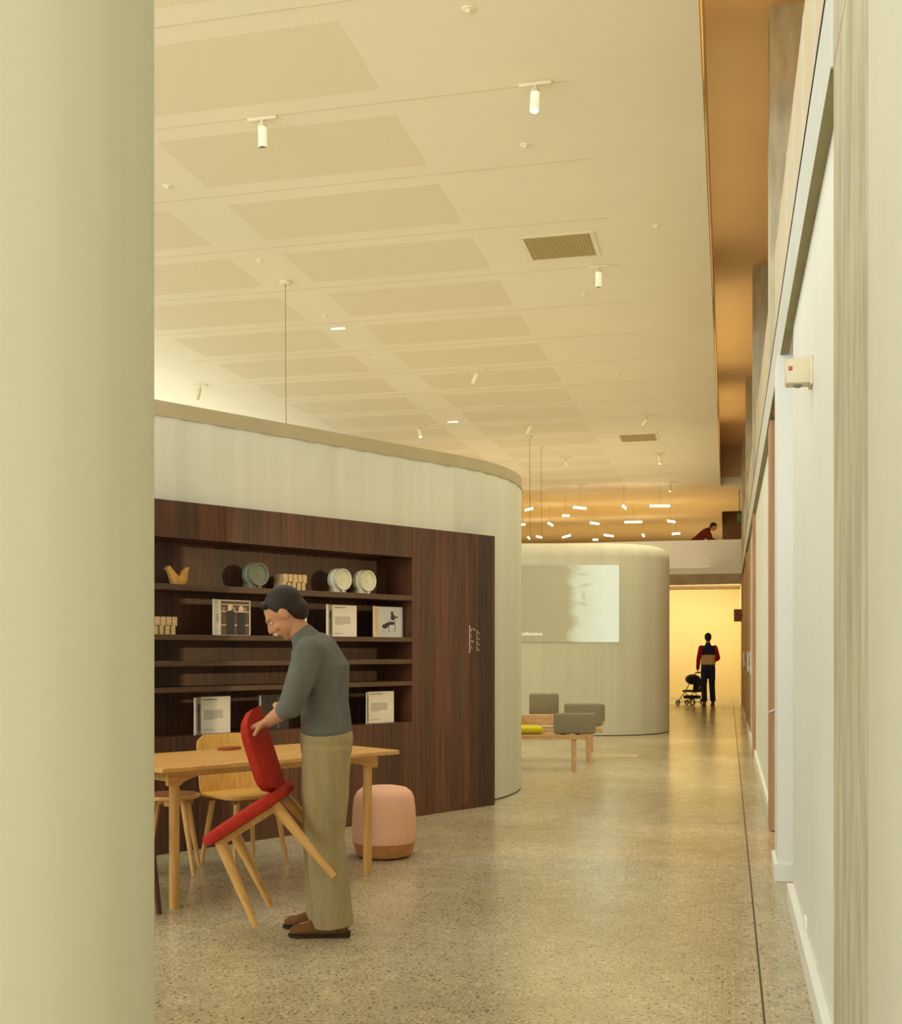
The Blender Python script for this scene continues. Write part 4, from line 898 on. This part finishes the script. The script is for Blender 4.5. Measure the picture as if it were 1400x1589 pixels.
# --- the man in the corridor, seen from behind, with a pushchair
NAVY = paint('navy_cloth', (44, 52, 86), 0.05, 10, 0.9, 0.1); DENIM = paint('dark_denim', (44, 50, 72), 0.06, 12, 0.9, 0.1); REDC = paint('red_cloth', (168, 28, 24), 0.04, 10, 0.9, 0.1); TAN = paint('tan_cloth', (214, 180, 136), 0.04, 10, 0.9, 0.1); BRSH = paint('brown_shoe', (120, 74, 44), 0.04, 10, 0.7)
def stand(c, fw, H=1.75):
    fw = Vector(fw).normalized(); sd = fw.cross(UP).normalized(); k = H / 1.75; J = {'floor': c.z}
    def q(x, y, z): return c + sd * x * k + fw * y * k + UP * z * k
    J.update(pelvis=q(0, 0, 0.96), chest=q(0, 0.0, 1.28), neck=q(0, 0.0, 1.49), head=q(0, 0.03, 1.63))
    for n_, s_ in (('l', -1), ('r', 1)):
        J['shoulder_' + n_] = q(s_ * 0.160, 0, 1.385); J['elbow_' + n_] = q(s_ * 0.225, -0.02, 1.12); J['wrist_' + n_] = q(s_ * 0.23, 0.10, 0.90)
        J['hip_' + n_] = q(s_ * 0.085, 0, 0.90); J['knee_' + n_] = q(s_ * 0.095, 0.02, 0.49); J['ankle_' + n_] = q(s_ * 0.10, 0, 0.085)
    return J, q, sd
c = at(1099, 1095.5); fw = (Vector((0, 1, 0)) * 0.98 + Vector((-0.15, 0, 0)))
J, q, sd = stand(c, fw, 1.74)
J['wrist_r'] = q(0.13, 0.20, 1.05); J['elbow_r'] = q(0.235, 0.0, 1.14)
J['ankle_r'] = q(0.13, 0.10, 0.085); J['ankle_l'] = q(-0.10, -0.12, 0.085)
person('person_walking', 'man seen from behind in navy vest, red sleeves and jeans in the corridor', J, fw, {'top': NAVY, 'top_name': 'vest', 'sleeve': REDC, 'band': TAN, 'legs': DENIM, 'shoe': BRSH}, 0.011, 1.0,
       {'l': (-UP + fw * 0.3, sd, -1, 0.6), 'r': (-sd * 0.6 + fw * 0.7, -UP, 1, 0.5)}, trouser_end=0.03)
st = empty('pushchair', q(-0.34, 0.34, 0), math.atan2(fw.y, fw.x) - PI / 2 + 0.75); st.scale = (0.82, 0.82, 0.80); tag(st, 'black pushchair beside the man in the corridor', 'pushchair')
for x, y in ((-0.24, -0.22), (0.24, -0.22), (-0.20, 0.36), (0.20, 0.36)):
    b = MB(); r = 0.105 if y < 0 else 0.075; Mw = Matrix.Translation((x, y, r)) @ Matrix.Rotation(PI / 2, 4, 'Y')
    b.lathe([(r * 0.72, -0.016), (r, -0.016), (r, 0.016), (r * 0.72, 0.016), (r * 0.72, -0.016)], BLACK, Mw, 28, False); b.lathe([(0.02, -0.02), (0.02, 0.02)], METAL, Mw, 12)
    for k in range(5): a = k * 2 * PI / 5; b.tube(Vector((x, y, r)), Vector((x, y + r * 0.8 * math.cos(a), r + r * 0.8 * math.sin(a))), 0.006, 0.006, BLACK, 6)
    b.build('wheel', st, False)
b = MB()
for s_ in (-1, 1): b.path([(s_ * 0.2, 0.36, 0.09), (s_ * 0.2, 0.1, 0.40), (s_ * 0.2, -0.30, 0.98)], 0.012, BLACK); b.path([(s_ * 0.24, -0.22, 0.11), (s_ * 0.2, 0.1, 0.42)], 0.012, BLACK)
b.path([(-0.24, -0.22, 0.11), (0.24, -0.22, 0.11)], 0.01, BLACK); b.path([(-0.2, 0.36, 0.09), (0.2, 0.36, 0.09)], 0.01, BLACK); b.build('frame', st, False)
b = MB(); b.path([(-0.2, -0.30, 0.98), (0, -0.33, 1.0), (0.2, -0.30, 0.98)], 0.018, INKD); b.build('handle', st, False)
b = MB(); b.box((-0.18, -0.12, 0.40), (0.18, 0.22, 0.46), BLACK, bev=0.02); b.box((-0.18, -0.16, 0.42), (0.18, -0.10, 0.82), BLACK, Matrix.Rotation(0.15, 4, 'X'), bev=0.02); b.build('seat', st, False)
b = MB(); b.ell((0, -0.04, 0.78), (0.20, 0.24, 0.16), BLACK, n=20); b.build('canopy', st, False)
b = MB(); b.box((-0.18, -0.20, 0.20), (0.18, 0.18, 0.30), BLACK, bev=0.03); b.build('basket', st, False)
b = MB(); b.ell((0.05, -0.22, 0.60), (0.08, 0.03, 0.12), PEACH, n=14); b.build('blanket', st, False)

# --- the person upstairs leaning over, head above the parapet
c = Vector((ray(1079, 830, 27.4).x, ray(1079, 830, 27.4).y, 3.1)); fw = Vector((1, 0.1, 0)).normalized()
J, q, sd = stand(c, fw, 1.5)
J['pelvis'] = q(-0.05, 0, 0.84) + Vector((0, 0, 0)); 
J['pelvis'] = c + UP * 0.80 - fw * 0.05; J['chest'] = c + UP * 1.0 + fw * 0.20; J['neck'] = c + UP * 1.13 + fw * 0.33; J['head'] = c + UP * 1.18 + fw * 0.43
for n_, s_ in (('l', -1), ('r', 1)):
    J['shoulder_' + n_] = c + UP * 1.08 + fw * 0.27 + sd * s_ * 0.16; J['elbow_' + n_] = c + UP * 0.86 + fw * 0.36 + sd * s_ * 0.2; J['wrist_' + n_] = c + UP * 0.80 + fw * 0.56 + sd * s_ * 0.12
    J['hip_' + n_] = c + UP * 0.76 + sd * s_ * 0.08 - fw * 0.04
MAR = paint('maroon_cloth', (104, 44, 34), 0.05, 10, 0.9, 0.1)
person('person_upstairs', 'person in maroon bending forward upstairs behind the pale parapet', J, fw, {'top': MAR, 'legs': DENIM, 'shoe': BRSH}, 0.012, 0.86,
       {'l': (fw, -UP, 1, 0.5), 'r': (fw, -UP, -1, 0.5)}, hfwd=fw - UP * 0.5, hup=UP + fw * 0.5)
